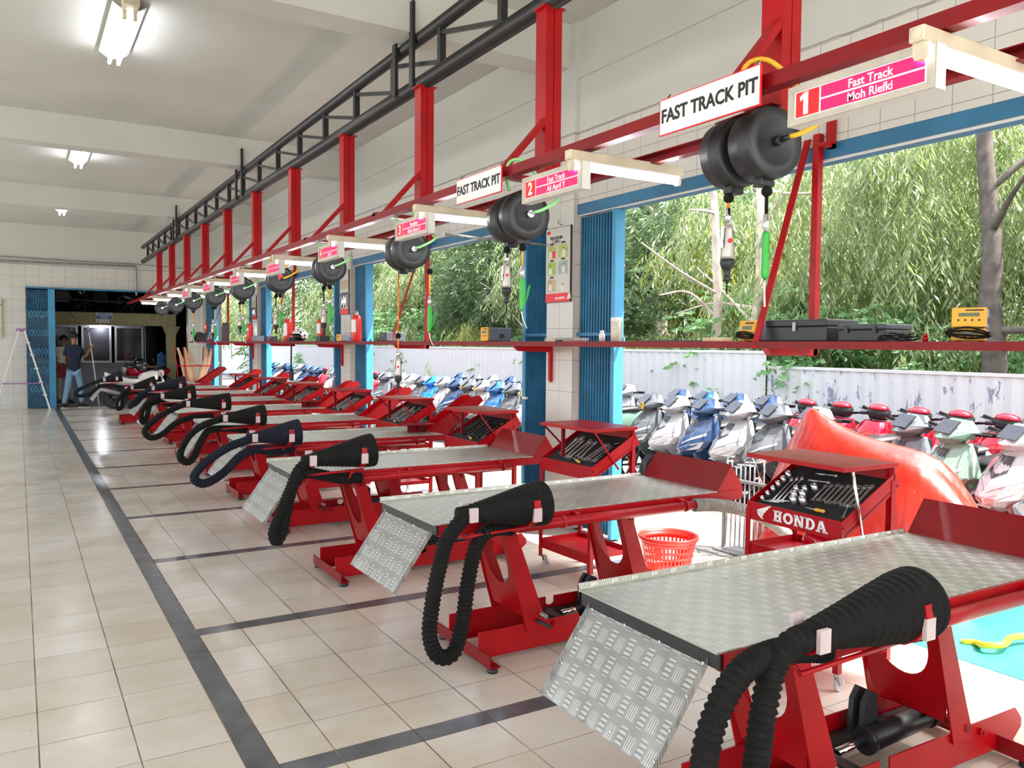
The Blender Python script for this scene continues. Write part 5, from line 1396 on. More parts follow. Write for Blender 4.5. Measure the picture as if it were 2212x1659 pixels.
for k in range(6):
    place_scooter(SA, 0, 6.3, 19.4+.55*k, ['paint_navy','paint_silver','paint_blue'][k % 3], '%s scooter in the farthest opening, %s along its row' % (['dark blue','silver','blue'][k % 3], ORD[k]), -.2, -.06)
for pr in (SA, SB):
    for c in list(pr.children):
        for g in list(c.children): bpy.data.objects.remove(g)
        bpy.data.objects.remove(c)
    bpy.data.objects.remove(pr)
# ---------------------------------------------------------------- scooter under a red tarpaulin
def tarp():
    t = empty('covered_scooter', (4.65, 3.2, -.012), 0, 'scooter wholly covered by a red tarpaulin behind the nearest trolley', 'covered scooter')
    K = [(-.80,.04,.36,.28),(-.64,.10,.56,.34),(-.46,.13,.76,.36),(-.34,.15,.83,.38),(-.10,.15,.86,.38),(.14,.13,.90,.38),(.34,.09,.98,.38),(.44,.04,1.05,.38),(.49,.03,1.05,.38),(.58,.08,.84,.36),(.70,.09,.60,.32),(.80,.05,.34,.26)]
    m = MB(); secs = []; r = random.Random(9); n = 22
    for i, (y, wt, zt, wb) in enumerate(K):
        s = []
        for k in range(n+1):
            u = -1+2*k/n; a = abs(u)
            if a < .35: x = wt*a/.35; z = zt - .05*(a/.35)**2
            else:
                q = (a-.35)/.65; x = wt+(wb-wt)*q**.8 + .03*math.sin(9*u+i*2.4)*q; z = (zt-.05)*(1-q) + .03*q
            s.append((math.copysign(x, u), y + .03*math.sin(u*7+i), z + .012*math.sin(u*13+i*2.1)))
        secs.append(s)
    m.loft(secs, closed=False, caps=False)
    tt = NT('red_tarpaulin'); tt.set(col=tt.ramp(tt.noise(4, 4), [(.3,(.58,.022,.012)),(.7,(.70,.035,.018))]), rough=.30, coat=.3); tt.bump(tt.noise(3.5, 3, tt.mapping((1,1,.35)), .5), .9, .06)
    o = m.build('tarpaulin', tt.m, t, sub=1)
    sol = o.modifiers.new('cloth', 'SOLIDIFY'); sol.thickness = .004
    for y in (-.62, .62):
        w = MB().lathe([(.14,-.04),(.175,-.044),(.188,0),(.175,.044),(.14,.04),(.14,-.04)], Matrix.Translation((0,y,.19)) @ Matrix.Rotation(PI/2,4,'Y'), 22, caps=False).build('wheel', MT['tyre'], t)
tarp()
# chrome wrench rack beyond the nearest trolley
def wrench_rack():
    t = empty('wrench_rack', (4.35, 3.98, -.012), 0, 'rack of long chrome T wrenches standing outside between trolley and scooters', 'tool rack')
    m = MB(); m.box(-.10,.10,-.20,.20,0,.012); 
    for y in (-.19,.19): m.box(-.01,.01,y-.01,y+.01,0,.52)
    m.box(-.015,.015,-.20,.20,.50,.52); m.build('stand', MT['greysteel'], t)
    r = random.Random(2)
    for k in range(9):
        y = -.17+.042*k; h = r.uniform(.55,.68); a = r.uniform(0,PI)
        MB().cyl((0,y,.03),(0,y,h),.006,8).cyl((-.06*math.cos(a),y-.06*math.sin(a),h),(.06*math.cos(a),y+.06*math.sin(a),h),.006,8).build('t_wrench', MT['chrome'], t)
wrench_rack()
# ---------------------------------------------------------------- trees and bushes behind the fence
def m_leaf(name, c1, c2, tr):
    t = NT(name); m = t.m; nt = t.t
    out = nt.nodes['Material Output']; nt.nodes.remove(t.b)
    g = t.n('ShaderNodeNewGeometry'); oi = t.n('ShaderNodeObjectInfo')
    f = t.math('ADD', t.math('MULTIPLY', g.outputs['Random Per Island'], .7), t.math('MULTIPLY', oi.outputs['Random'], .3))
    f = t.math('ADD', t.math('MULTIPLY', f, .6), t.math('MULTIPLY', t.math('SUBTRACT', t.noise(1.6, 3), .25), .8))
    col = t.ramp(f, [(.15, c1), (.85, c2)])
    d = t.n('ShaderNodeBsdfDiffuse'); t.link(col, d.inputs[0])
    tl = t.n('ShaderNodeBsdfTranslucent'); tl.inputs[0].default_value = (*tr, 1)
    gl = t.n('ShaderNodeBsdfGlossy'); gl.inputs['Roughness'].default_value = .35; gl.inputs[0].default_value = (.7,.75,.7,1)
    a = t.n('ShaderNodeMixShader'); a.inputs[0].default_value = .45; t.link(d.outputs[0], a.inputs[1]); t.link(tl.outputs[0], a.inputs[2])
    b = t.n('ShaderNodeMixShader'); b.inputs[0].default_value = .07; t.link(a.outputs[0], b.inputs[1]); t.link(gl.outputs[0], b.inputs[2])
    t.link(b.outputs[0], out.inputs[0]); return m
MT['leafA'] = m_leaf('long_leaf', (.15,.21,.085), (.40,.46,.25), (.40,.50,.20)); MT['leafB'] = m_leaf('dark_leaf', (.05,.10,.05), (.17,.24,.12), (.20,.32,.11)); MT['leafC'] = m_leaf('creeper_leaf', (.12,.28,.10), (.30,.50,.24), (.32,.56,.22)); MT['leafY'] = m_leaf('yellow_leaf', (.36,.40,.10), (.60,.58,.22), (.7,.75,.2))
MT['barkPale'] = simple('pale_bark', (.62,.52,.44), .8, 0, .25, 6, bump=.5); MT['barkDark'] = simple('dark_bark', (.12,.10,.085), .85, 0, .35, 9, bump=.6)
def leaf_mesh(name, n, R, L, W, droop, seed, mat, per=9, shell=.45):
    r = random.Random(seed); vs, fs = [], []
    tw = n//per; cl = []
    while len(cl) < 46:
        p = Vector((r.uniform(-1,1), r.uniform(-1,1), r.uniform(-1,1)))
        if shell < p.length < 1: cl.append(p)
    for q in range(tw):
        p = cl[q % 46] + Vector((r.gauss(0,.13), r.gauss(0,.13), r.gauss(0,.11)))
        c = Vector((p.x*R[0], p.y*R[1], p.z*R[2]))
        d = Vector((p.x+r.uniform(-.7,.7), p.y+r.uniform(-.7,.7), r.uniform(-.6,.4)-droop)).normalized()
        for k in range(per):
            c = c + d*L*.30; d = (d + Vector((r.uniform(-.2,.2), r.uniform(-.2,.2), -droop*.25))).normalized()
            sd = d.cross(Vector((0,0,1))); sd = sd.normalized() if sd.length > .01 else Vector((1,0,0))
            ld = (d*.5 + sd*(1 if k % 2 else -1)*r.uniform(.3,.9) + Vector((0,0,-droop*r.uniform(.4,1.3)))).normalized()
            w = ld.cross(Vector((r.uniform(-1,1), r.uniform(-1,1), r.uniform(-.3,1)))).normalized()
            l = L*r.uniform(.7,1.25); ww = W*r.uniform(.7,1.2); nr = ld.cross(w)*l*.10
            b = len(vs); vs += [tuple(c), tuple(c+ld*l*.45+w*ww*.5+nr), tuple(c+ld*l), tuple(c+ld*l*.45-w*ww*.5+nr)]
            fs.append((b,b+1,b+2,b+3))
    me = bpy.data.meshes.new(name); me.from_pydata(vs, [], fs); me.materials.append(mat); return me
LM = {}
LM['a0'] = leaf_mesh('foliage', 17000, (1.8,1.8,2.2), .165, .030, .9, 1, MT['leafA'])
LM['a1'] = leaf_mesh('foliage', 17000, (1.9,1.7,2.1), .155, .032, .7, 2, MT['leafA'])
LM['b0'] = leaf_mesh('foliage', 15000, (2.0,2.0,2.4), .14, .05, .2, 3, MT['leafB'], shell=.2)
LM['c0'] = leaf_mesh('foliage', 7000, (1.0,1.15,.85), .10, .062, .1, 4, MT['leafC'], 6, .55)
LM['y0'] = leaf_mesh('foliage', 8000, (1.2,1.2,1.4), .16, .034, .8, 5, MT['leafY'])
def trunk_mesh(h, r0, lean, seed):
    m = MB(); r = random.Random(seed); pts = [(lean*(k/7)**1.3+r.uniform(-.03,.03), r.uniform(-.04,.04)+.12*math.sin(k*.7+seed), h*k/7) for k in range(8)]
    p = smooth_path(pts, .12); m.ring_tube(p, [r0*(1-.55*i/len(p)) for i in range(len(p))], 10)
    for q in range(6):
        i = int(len(p)*r.uniform(.35,.95)); a = r.uniform(0, 2*PI); L = r.uniform(.7,1.6)
        e = p[i]+Vector((math.cos(a)*L, math.sin(a)*L, r.uniform(-.1,1.0))); mid = p[i].lerp(e,.5)+Vector((0,0,r.uniform(-.1,.25)))
        pp = smooth_path([p[i], mid, e], .12); m.ring_tube(pp, [r0*.30*(1-.7*j/len(pp)) for j in range(len(pp))], 7)
    return m
TRK = [trunk_mesh(4.6, .12, .25, 1).mesh('trunk'), trunk_mesh(5.0, .09, -.35, 2).mesh('trunk'), trunk_mesh(4.4, .15, .1, 3).mesh('trunk'), trunk_mesh(5.0, .085, .05, 8).mesh('trunk')]
def tree(x, y, leaf, cz, sc, label, trunk=None, bark='barkPale', name='tree', group='trees beyond the fence', rz=0, off=0):
    t = empty(name, (x, y, -.012), rz, label, 'tree' if name == 'tree' else 'bush', group)
    r = random.Random(int(x*131+y*977))
    if trunk is not None:
        o = bpy.data.objects.new('trunk', TRK[trunk]); COL.objects.link(o); o.parent = t
        if not TRK[trunk].materials: TRK[trunk].materials.append(MT[bark])
        o.material_slots[0].link = 'OBJECT'; o.material_slots[0].material = MT[bark]
    o = bpy.data.objects.new('foliage', LM[leaf]); COL.objects.link(o); o.parent = t
    o.location = (off, off*.2, cz); o.scale = sc if isinstance(sc, tuple) else (sc,)*3; o.rotation_euler = (0, 0, r.uniform(0, 6.28))
    return t
for y, lf, tk, bk, tx, ty, lb in ((-.8,'a0',0,'barkDark',0,0,'long leaved tree at the right end of the yard'),(1.9,'b0',2,'barkDark',0,0,'dark leaved tree behind the yellow charger'),(3.6,'a1',None,'barkDark',0,0,'long leaved tree above the low fence, right of the red post'),(5.3,'a0',2,'barkDark',-1.75,-.35,'rough barked dark trunk tree right of the red post'),(7.0,'a0',None,'barkPale',0,0,'drooping leaved tree behind the red post'),(8.7,'a1',3,'barkPale',-1.75,-.45,'tree with the white trunk behind the green blow gun'),(10.3,'y0',1,'barkPale',-1.7,-1.35,'yellow tinted tree beside the blue gate in the nearest opening'),
   (12.2,'b0',2,'barkPale',0,0,'dark leaved tree at the right of the second opening'),(14.4,'a1',0,'barkPale',-1.7,-.2,'pale trunk tree at the right edge of the second opening'),(16.6,'b0',1,'barkPale',0,0,'dark leaved tree in the middle of the second opening'),(19.0,'b0',2,'barkDark',0,0,'dark leaved tree at the left of the second opening'),(21.5,'a1',0,'barkPale',0,0,'green tree at the right of the third opening'),(24.2,'b0',2,'barkPale',0,0,'dark leaved tree in the third opening'),(27.5,'a0',1,'barkDark',0,0,'light green tree in the farthest opening')):
    x = 10.8
    t = tree(x+tx, y+ty, lf, 3.0 if lf != 'y0' else 2.6, 1.05, lb, tk, bk)
    f = [c for c in t.children if c.name.startswith('foliage')][0]; f.location.x = -tx; f.location.y = -ty
for k, y in enumerate((33,39,46,54,62)):
    tree(11.0, y, ['b0','a1','c0','b0','a0'][k], 2.8, 1.7, 'far tree seen through the end opening, %s from the near side' % ORD[k], k % 3, 'barkPale', group='far trees')
for k, y in enumerate((-3.0, .2, 3.2, 6.0, 8.8, 11.8, 15, 18.4, 22, 26, 30, 34)):
    tree(13.8+.7*(k % 2), y, ['b0','a1','a0'][k % 3], 3.6, 1.35, 'background tree behind the fence trees, %s from the right' % ORD[k], k % 3, 'barkDark', group='background trees')
for k, (y, cz, sc, lf) in enumerate(((.6,.75,.9,'c0'),(2.2,.8,.85,'c0'),(3.9,.75,.9,'c0'),(5.4,.9,.9,'c0'),(7.1,1.15,1.15,'c0'),(8.6,1.45,1.25,'c0'),(10.2,.9,.9,'c0'),(11.9,.8,.9,'y0'),(13.2,1.2,1.05,'c0'),(15.4,.9,1.0,'c0'),(17.6,.9,.9,'y0'),(19.6,.9,1.0,'c0'),(22,1.5,1.3,'c0'),(24.8,.9,1.1,'c0'),(28,1.0,1.2,'c0'))):
    tree(9.75, y, lf, cz, sc, 'leafy bush along the back of the fence, %s from the right' % (ORD[k] if k < 12 else ['thirteenth','fourteenth','fifteenth'][k-12]), name='bush', group='bushes behind the fence')
# ---------------------------------------------------------------- end store behind the wide opening
MT['lilac'] = simple('pale_lilac_panel', (.50,.48,.55), .6, 0, .05); MT['olive'] = simple('olive_steel', (.36,.33,.17), .55, 0, .12); MT['voidgrey'] = simple('store_shade_grey', (.035,.035,.04), .8)  # voidgrey puts the darkness of the closed store into its wall colour
MT['pane'] = simple('dark_window_glass', (.05,.05,.06), .08); MT['alu'] = simple('white_aluminium', (.68,.68,.70), .35, .2)
MT['skin'] = simple('brown_skin', (.36,.18,.10), .5, 0, .06); MT['hair'] = simple('black_hair', (.008,.007,.007), .6); MT['navy'] = simple('navy_shirt', (.010,.016,.045), .8); MT['jeans'] = simple('light_blue_jeans', (.20,.36,.52), .8, 0, .2, 30)
MT['khaki'] = simple('khaki_trousers', (.42,.36,.29), .8); MT['shirtw'] = simple('white_shirt', (.72,.70,.66), .8); MT['apron'] = simple('dark_red_apron', (.30,.015,.03), .7)
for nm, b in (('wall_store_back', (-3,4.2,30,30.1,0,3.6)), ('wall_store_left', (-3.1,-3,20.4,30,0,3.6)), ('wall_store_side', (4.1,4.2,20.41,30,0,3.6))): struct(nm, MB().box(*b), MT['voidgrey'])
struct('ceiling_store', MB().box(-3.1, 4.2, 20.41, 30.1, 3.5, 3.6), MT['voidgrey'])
def mezzanine():
    t = empty('mezzanine', (.5, 22.2, 1.85), 0, 'olive steel beam and deck of the storage loft in the end room', 'loft')
    MB().box(-3.3, 2.95, -.05, .05, .0, .012).box(-3.3, 2.95, -.05, .05, .29, .302).box(-3.3, 2.95, -.006, .006, .012, .29).build('loft_beam', MT['olive'], t)
    for x in (-1.2, .55, 2.1): MB().prism([(x,.30),(x+.30,.30),(x+.15,.12)], -.16, -.10, 'y').build('bracket', MT['olive'], t)
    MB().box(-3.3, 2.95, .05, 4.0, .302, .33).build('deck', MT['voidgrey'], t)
    MB().cyl((-3.3,-.6,.62),(2.9,-.6,.55),.018,10).build('guard_rail', MT['black'], t)
    MB().box(2.72, 2.93, -.10, .10, -1.85, 0).build('column_post', MT['olive'], t, bevel=.005)
    MB().prism([(2.62,0),(3.05,0),(2.93,-.25),(2.72,-.25)], -.03, .03, 'y').build('bracket', MT['olive'], t)
mezzanine()
def partition():
    t = empty('office_partition', (.74, 24.5, 0), 0, 'pale lilac partition with two dark aluminium framed windows in the end room', 'partition')
    MB().box(-.6, 2.27, 0, .06, 0, .88).box(-.6, .70, 0, .06, .88, 1.0).box(-.6, 2.27, 0, .06, 1.86, 1.95).build('panel', MT['lilac'], t)
    MB().add([(2.27,0,0),(2.90,2.6,0),(2.90,2.6,1.80),(2.27,0,1.95),(2.25,.06,0),(2.88,2.66,0),(2.88,2.66,1.80),(2.25,.06,1.95)], [(0,1,2,3),(4,7,6,5),(0,3,7,4),(3,2,6,7),(1,5,6,2)]).build('side_panel', MT['lilac'], t)
    for x0, x1 in ((-.6,.62),(.70,1.42),(1.50,2.22)):
        f = MB().box(x0, x1, -.02, .0, .88, .93).box(x0, x1, -.02, 0, 1.82, 1.87).box(x0, x0+.05, -.02, 0, .93, 1.82).box(x1-.05, x1, -.02, 0, .93, 1.82).build('window_frame', MT['alu'], t)
        MB().box(x0+.05, x1-.05, .02, .03, .93, 1.82).build('pane', MT['pane'], f)
    for k, (x, z) in enumerate(((-.5,1.72),(-.3,1.76),(.45,1.74))): MB().box(x, x+.14, -.006, .019, z, z+.12).build('paper_note', MT['paper'], t)
partition()
def storesign():
    t = empty('store_sign', (1.62, 22.13, 1.99), 0, 'blue sign reading GUDANG UNIT on the olive beam', 'sign')
    MB().box(0, .36, -.012, 0, 0, .165).build('sign_board', MT['signwhite'], t); f = MB().box(.008, .352, -.014, -.012, .008, .157).build('sign_face', simple('sign_blue', (.03,.16,.45), .4), t)
    text('lettering', 'GUDANG', .075, MT['signwhite'], frame((.18,-.0155,.115), (1,0,0), (0,0,1)), f, ext=.0008, bold=.002, sx=1.05)
    text('lettering', 'UNIT', .07, MT['signwhite'], frame((.18,-.0155,.047), (1,0,0), (0,0,1)), f, ext=.0008, bold=.002, sx=1.05)
    t = empty('direction_sign', (1.62, 22.13, 1.91), 0, 'small white sign reading MUSHOLLA with an arrow under the blue sign', 'sign')
    f = MB().box(0, .285, -.012, 0, 0, .075).build('sign_board', MT['signwhite'], t)
    text('lettering', 'MUSHOLLA', .042, MT['ink'], frame((.175,-.0135,.037), (1,0,0), (0,0,1)), f, ext=.0008, sx=.85)
    MB().prism([(.045,.012),(.062,.034),(.053,.034),(.053,.062),(.037,.062),(.037,.034),(.028,.034)], -.0135, -.012, 'y').build('arrow', MT['ink'], f)
storesign()
t = empty('wall_lamp', (1.90, 24.46, 1.84), 0, 'small glaring lamp over the partition window', 'lamp')
MB().ball((0,-.05,0), .05, 14, 10).build('bulb', emit('lamp_glow', (.85,.88,1), 130), t); MB().box(-.03,.03,-.03,.0,.02,.06).build('mount', MT['white'], t)
t = empty('water_table', (3.36, 24.0, 0), 0, 'small dark table holding the blue water bottle', 'table')
MB().box(-.35,.35,-.2,.2,.76,.79).build('table_top', MT['woodpale'], t)
for x in (-.3,.3):
    for y in (-.16,.16): MB().box(x-.02,x+.02,y-.02,y+.02,0,.76).build('leg', MT['voidgrey'], t)
t = empty('water_bottle', (3.36, 24.0, .79), 0, 'blue water cooler bottle on the far table', 'bottle')
MB().lathe([(.0001,0),(.12,0),(.13,.02),(.13,.10),(.122,.11),(.13,.12),(.13,.22),(.122,.23),(.13,.24),(.12,.32),(.05,.36),(.04,.40),(.0001,.40)], None, 20, caps=False).build('bottle_body', simple('blue_bottle', (.05,.20,.45), .15), t)
# ---------------------------------------------------------------- motorcycles
def motorcycle(loc, rz, label, body, group=None, sc=.85):
    t = empty('motorcycle', loc, rz, label, 'motorcycle', group); t.scale = (sc,)*3; B = MT[body]
    for x in (.64, -.62):
        Mx = Matrix.Translation((x,0,.30)) @ Matrix.Rotation(PI/2,4,'X')
        w = MB().lathe([(.235,-.045),(.27,-.052),(.292,-.03),(.30,0),(.292,.03),(.27,.052),(.235,.045),(.235,-.045)], Mx, 30, caps=False).build('tyre', MT['tyre'], t)
        m = MB(); m.lathe([(.235,-.03),(.235,.03),(.215,.025),(.215,-.025),(.235,-.03)], Mx, 30, caps=False); m.lathe([(.0001,-.05),(.05,-.05),(.05,.05),(.0001,.05)], Mx, 14, caps=False)
        for k in range(5): a = 2*PI*k/5; m.bar((x,0,.30),(x+.22*math.cos(a),0,.30+.22*math.sin(a)),.025,.03,up=(0,1,0))
        m.build('wheel_rim', MT['gun'], w)
    for s in (-1, 1):
        MB().cyl((.64,s*.085,.30),(.46,s*.085,.92),.022,12).build('fork_leg', MT['steel'], t)
        MB().bar((-.62,s*.10,.30),(-.10,s*.09,.38),.02,.05).build('swing_arm', MT['gun'], t)
        m = MB(); m.cyl((.40,s*.08,.98),(.30,s*.36,1.02),.014,10); m.build('handlebar', MT['gun'], t)
        MB().cyl((.33,s*.24,1.01),(.29,s*.38,1.025),.020,10).build('handle_grip', MT['rubber'], t)
        m = MB(); m.cyl((.36,s*.20,1.02),(.36,s*.30,1.20),.008,8); m.ball((.35,s*.32,1.24), .055, 12, 8, (.25,1,.65)); m.build('mirror', MT['black'], t)
    S = [(-.10,.10,.66,.80),(.05,.15,.66,.92),(.25,.16,.68,.98),(.40,.11,.74,.97)]
    MB().loft([[(x,-w*.6,z0),(x,-w,(z0+z1)/2),(x,-w*.7,z1-.02),(x,0,z1),(x,w*.7,z1-.02),(x,w,(z0+z1)/2),(x,w*.6,z0)] for x,w,z0,z1 in S]).build('fuel_tank', B, t, bevel=.01)
    S = [(-.85,.05,.82,.94),(-.65,.12,.72,.90),(-.35,.13,.64,.80),(-.08,.11,.62,.76)]
    MB().loft([[(x,-w*.6,z0),(x,-w,(z0+z1)/2),(x,-w*.7,z1),(x,w*.7,z1),(x,w,(z0+z1)/2),(x,w*.6,z0)] for x,w,z0,z1 in S]).build('tail_fairing', B, t, bevel=.01)
    S = [(-.78,.07,.90,.95),(-.50,.12,.84,.91),(-.30,.13,.78,.84),(-.08,.10,.76,.83)]
    MB().loft([[(x,-w,z0),(x,-w*.9,z1),(x,w*.9,z1),(x,w,z0)] for x,w,z0,z1 in S]).build('seat', MT['seat'], t, bevel=.01)
    m = MB(); m.prism([(-.15,.30),(.22,.28),(.32,.44),(.20,.64),(-.12,.64)], -.12, .12, 'y'); m.cyl((.10,0,.55),(.26,0,.72),.09,14); m.build('engine', MT['gun'], t, bevel=.01)
    MB().cyl((-.15,-.13,.32),(-.55,-.15,.40),.03,10).cyl((-.50,-.15,.38),(-.95,-.17,.52),.055,14).build('exhaust', MT['greysteel'], t)
    MB().lathe([(.0001,.05),(.07,.045),(.10,.0),(.085,-.06),(.03,-.10)], Matrix.Translation((.50,0,.90)) @ Matrix.Rotation(PI/2,4,'Y'), 18, caps=False).build('headlight', MT['lamp'], t)
    m = MB(); 
    for k in range(8):
        a = .1+1.5*k/7; r = .325; p = (.64+r*math.cos(a+.2),0,.30+r*math.sin(a+.2)); a2 = a+1.5/7; q = (.64+r*math.cos(a2+.2),0,.30+r*math.sin(a2+.2)); m.bar(p, q, .10, .008)
    m.build('front_mudguard', B, t)
    m = MB(); m.bar((-.70,0,.74),(-1.0,0,.52),.12,.012); m.build('rear_mudguard', MT['blackplastic'], t)
    MB().bar((-.05,.10,.30),(.02,.28,.0),.02,.02).build('side_stand', MT['gun'], t)
    return t
motorcycle((2.28,19.35,0), .05, 'white motorcycle parked side on behind the farthest lift', 'paint_white')
motorcycle((2.55,21.6,0), math.radians(200), 'red motorcycle beyond the white one, helmet on its tank', 'paint_red')
motorcycle((2.75,23.3,0), math.radians(190), 'dark motorcycle with chrome mirror by the olive post', 'paint_black')
for k, (x, rz) in enumerate(((.9,.2),(1.9,2.8),(3.0,.4))):
    motorcycle((x, 23.4, 2.182), rz, ['black motorcycle at the left of the dark loft over the blue sign','black motorcycle at the middle of the dark loft','black motorcycle at the right of the dark loft'][k], 'paint_black', 'motorcycles on the loft')
def black_helmet(loc, label):
    t = empty('helmet', loc, .4, label, 'helmet', 'dark helmets on the motorcycles')
    MB().ball((0,0,.10), .125, 18, 12, (1.1,.92,.95)).build('shell', MT['paint_black'], t)
    MB().ball((.045,0,.095), .108, 18, 10, (1,.9,.5)).build('visor', MT['dim'], t)
black_helmet((2.30,19.35,.835), 'black helmet sitting on the white motorcycle'); black_helmet((2.52,21.55,.835), 'black helmet sitting on the red motorcycle')
# ---------------------------------------------------------------- ladder, pipes, far rack
def ladder():
    t = empty('step_ladder', (.06, 19.72, 0), 0, 'white A frame step ladder with purple top beside the blue end gate', 'ladder')
    for y in (-.18, .18):
        MB().bar((-.50,y,.0),(-.05,y,1.66),.03,.06,up=(0,1,0)).build('rail', MT['white'], t); MB().bar((.49,y,.0),(.05,y,1.66),.03,.06,up=(0,1,0)).build('rail', MT['white'], t)
    MB().box(-.10,.10,-.20,.20,1.64,1.70).build('top_cap', MT['purple'], t, bevel=.02)
    for z in (.30,.58,.86,1.14,1.40):
        x = .49-.44*z/1.66; MB().box(x-.04,x+.03,-.18,.18,z,z+.025).build('step', MT['white'], t)
    MB().box(-.35,.34,-.21,-.19,.555,.58).build('spreader_bar', MT['purple'], t)
MT['purple'] = simple('purple_plastic', (.30,.16,.36), .5)
ladder()
t = empty('wall_pipe', (0,20.13,3.1), 0, 'grey conduit pipe along the end wall turning down over the store opening', 'pipe')
m = MB(); cable(m, [(-3,0,0),(1,0,.03),(2.15,0,.045),(2.27,0,.03),(2.29,0,-.08),(2.30,0,-.60)], .022, 10); m.build('conduit_pipe', MT['greysteel'], t)
t = empty('wall_cable', (0,20.16,3.2), 0, 'thin cable strung along the end wall over the pipe', 'cable'); m = MB(); cable(m, [(-3,0,.05),(1,0,0),(2.3,0,.0),(3.6,0,-.05)], .010, 6); m.build('cable_cord', MT['greysteel'], t)
t = empty('switch_box', (-.42,20.14,1.50), 0, 'cream metal box on the end wall at the left picture edge', 'box'); MB().box(0,.14,-.0,.055,0,.82).build('box_body', MT['cream'], t, bevel=.01); MB().cyl((.12,-.01,.7),(.12,0,.7),.012,8).build('screw', MT['ink'], t)
g = empty('folding_gate', (.155, 20.10, 0), -PI/2, 'blue lattice folding gate standing at the left of the end opening', 'gate')
n = 13; s = .40/n; m = MB()
for i in range(n): m.box(-.02, .02, i*s+.004, i*s+s*.62, .02, 2.54)
m.build('slat_leaf', MT['blue'], g)
MB().box(-.04,.05,.40,.53,0,2.56).build('end_post', MT['bluelight'], g, bevel=.004)
m = MB()
for z in (.35,.75,1.15,1.55,1.95):
    for i in range(6):
        y = .03+.062*i; m.bar((.028,y,z),(.028,y+.062,z+.14),.006,.012); m.bar((.034,y+.062,z),(.034,y,z+.14),.006,.012)
m.build('lattice_bar', MT['bluelight'], g)
t = empty('end_gate_track', (0,20.12,0), 0, 'blue track across the top of the end opening', 'gate track'); MB().box(.15,3.4,-.02,.06,2.565,2.60).build('track_box', MT['blue'], t)
MT['tan'] = simple('tan_wrapped_card', (.55,.38,.24), .7)
def parts_rack():
    t = empty('parts_rack', (3.14, 18.0, 0), .3, 'red wire rack of tan wrapped parts at the far end of the shelf', 'rack')
    for x in (-.32,.32):
        for y in (-.2,.2): MB().bar((x*.6,y*.6,.0),(x,y,1.35),.018,.018).build('upright', MT['red'], t)
    for z in (.62,.95): MB().box(-.30,.30,-.19,-.175,z,z+.02).box(-.30,.30,.175,.19,z,z+.02).box(-.30,-.285,-.19,.19,z,z+.02).box(.285,.30,-.19,.19,z,z+.02).build('hoop', MT['red'], t)
    MB().box(-.25,.25,-.16,.16,.55,.56).build('rack_base', MT['red'], t)
parts_rack()
for k, (x, y, a) in enumerate(((-.20,.03,-.22),(-.09,-.05,-.16),(.02,.05,-.10),(.14,-.04,.25),(.22,.05,.32))):
    m = MB(); M = Matrix.Translation((3.14+x*.6, 18.0+y, .562)) @ Matrix.Rotation(a, 4, 'Y')
    m.loft([[(w*math.cos(2*PI*j/10)+dx, w*.55*math.sin(2*PI*j/10), z) for j in range(10)] for w, z, dx in ((.03,0.02,0),(.05,.2,.0),(.055,.45,.01),(.03,.62,.0),(.022,.80,-.02))], M=M)
    tag(m.build('wrapped_part', MT['tan']), 'tan wrapped tube standing in the red rack, %s from its left' % ORD[k], 'wrapped part', 'wrapped parts in the rack')
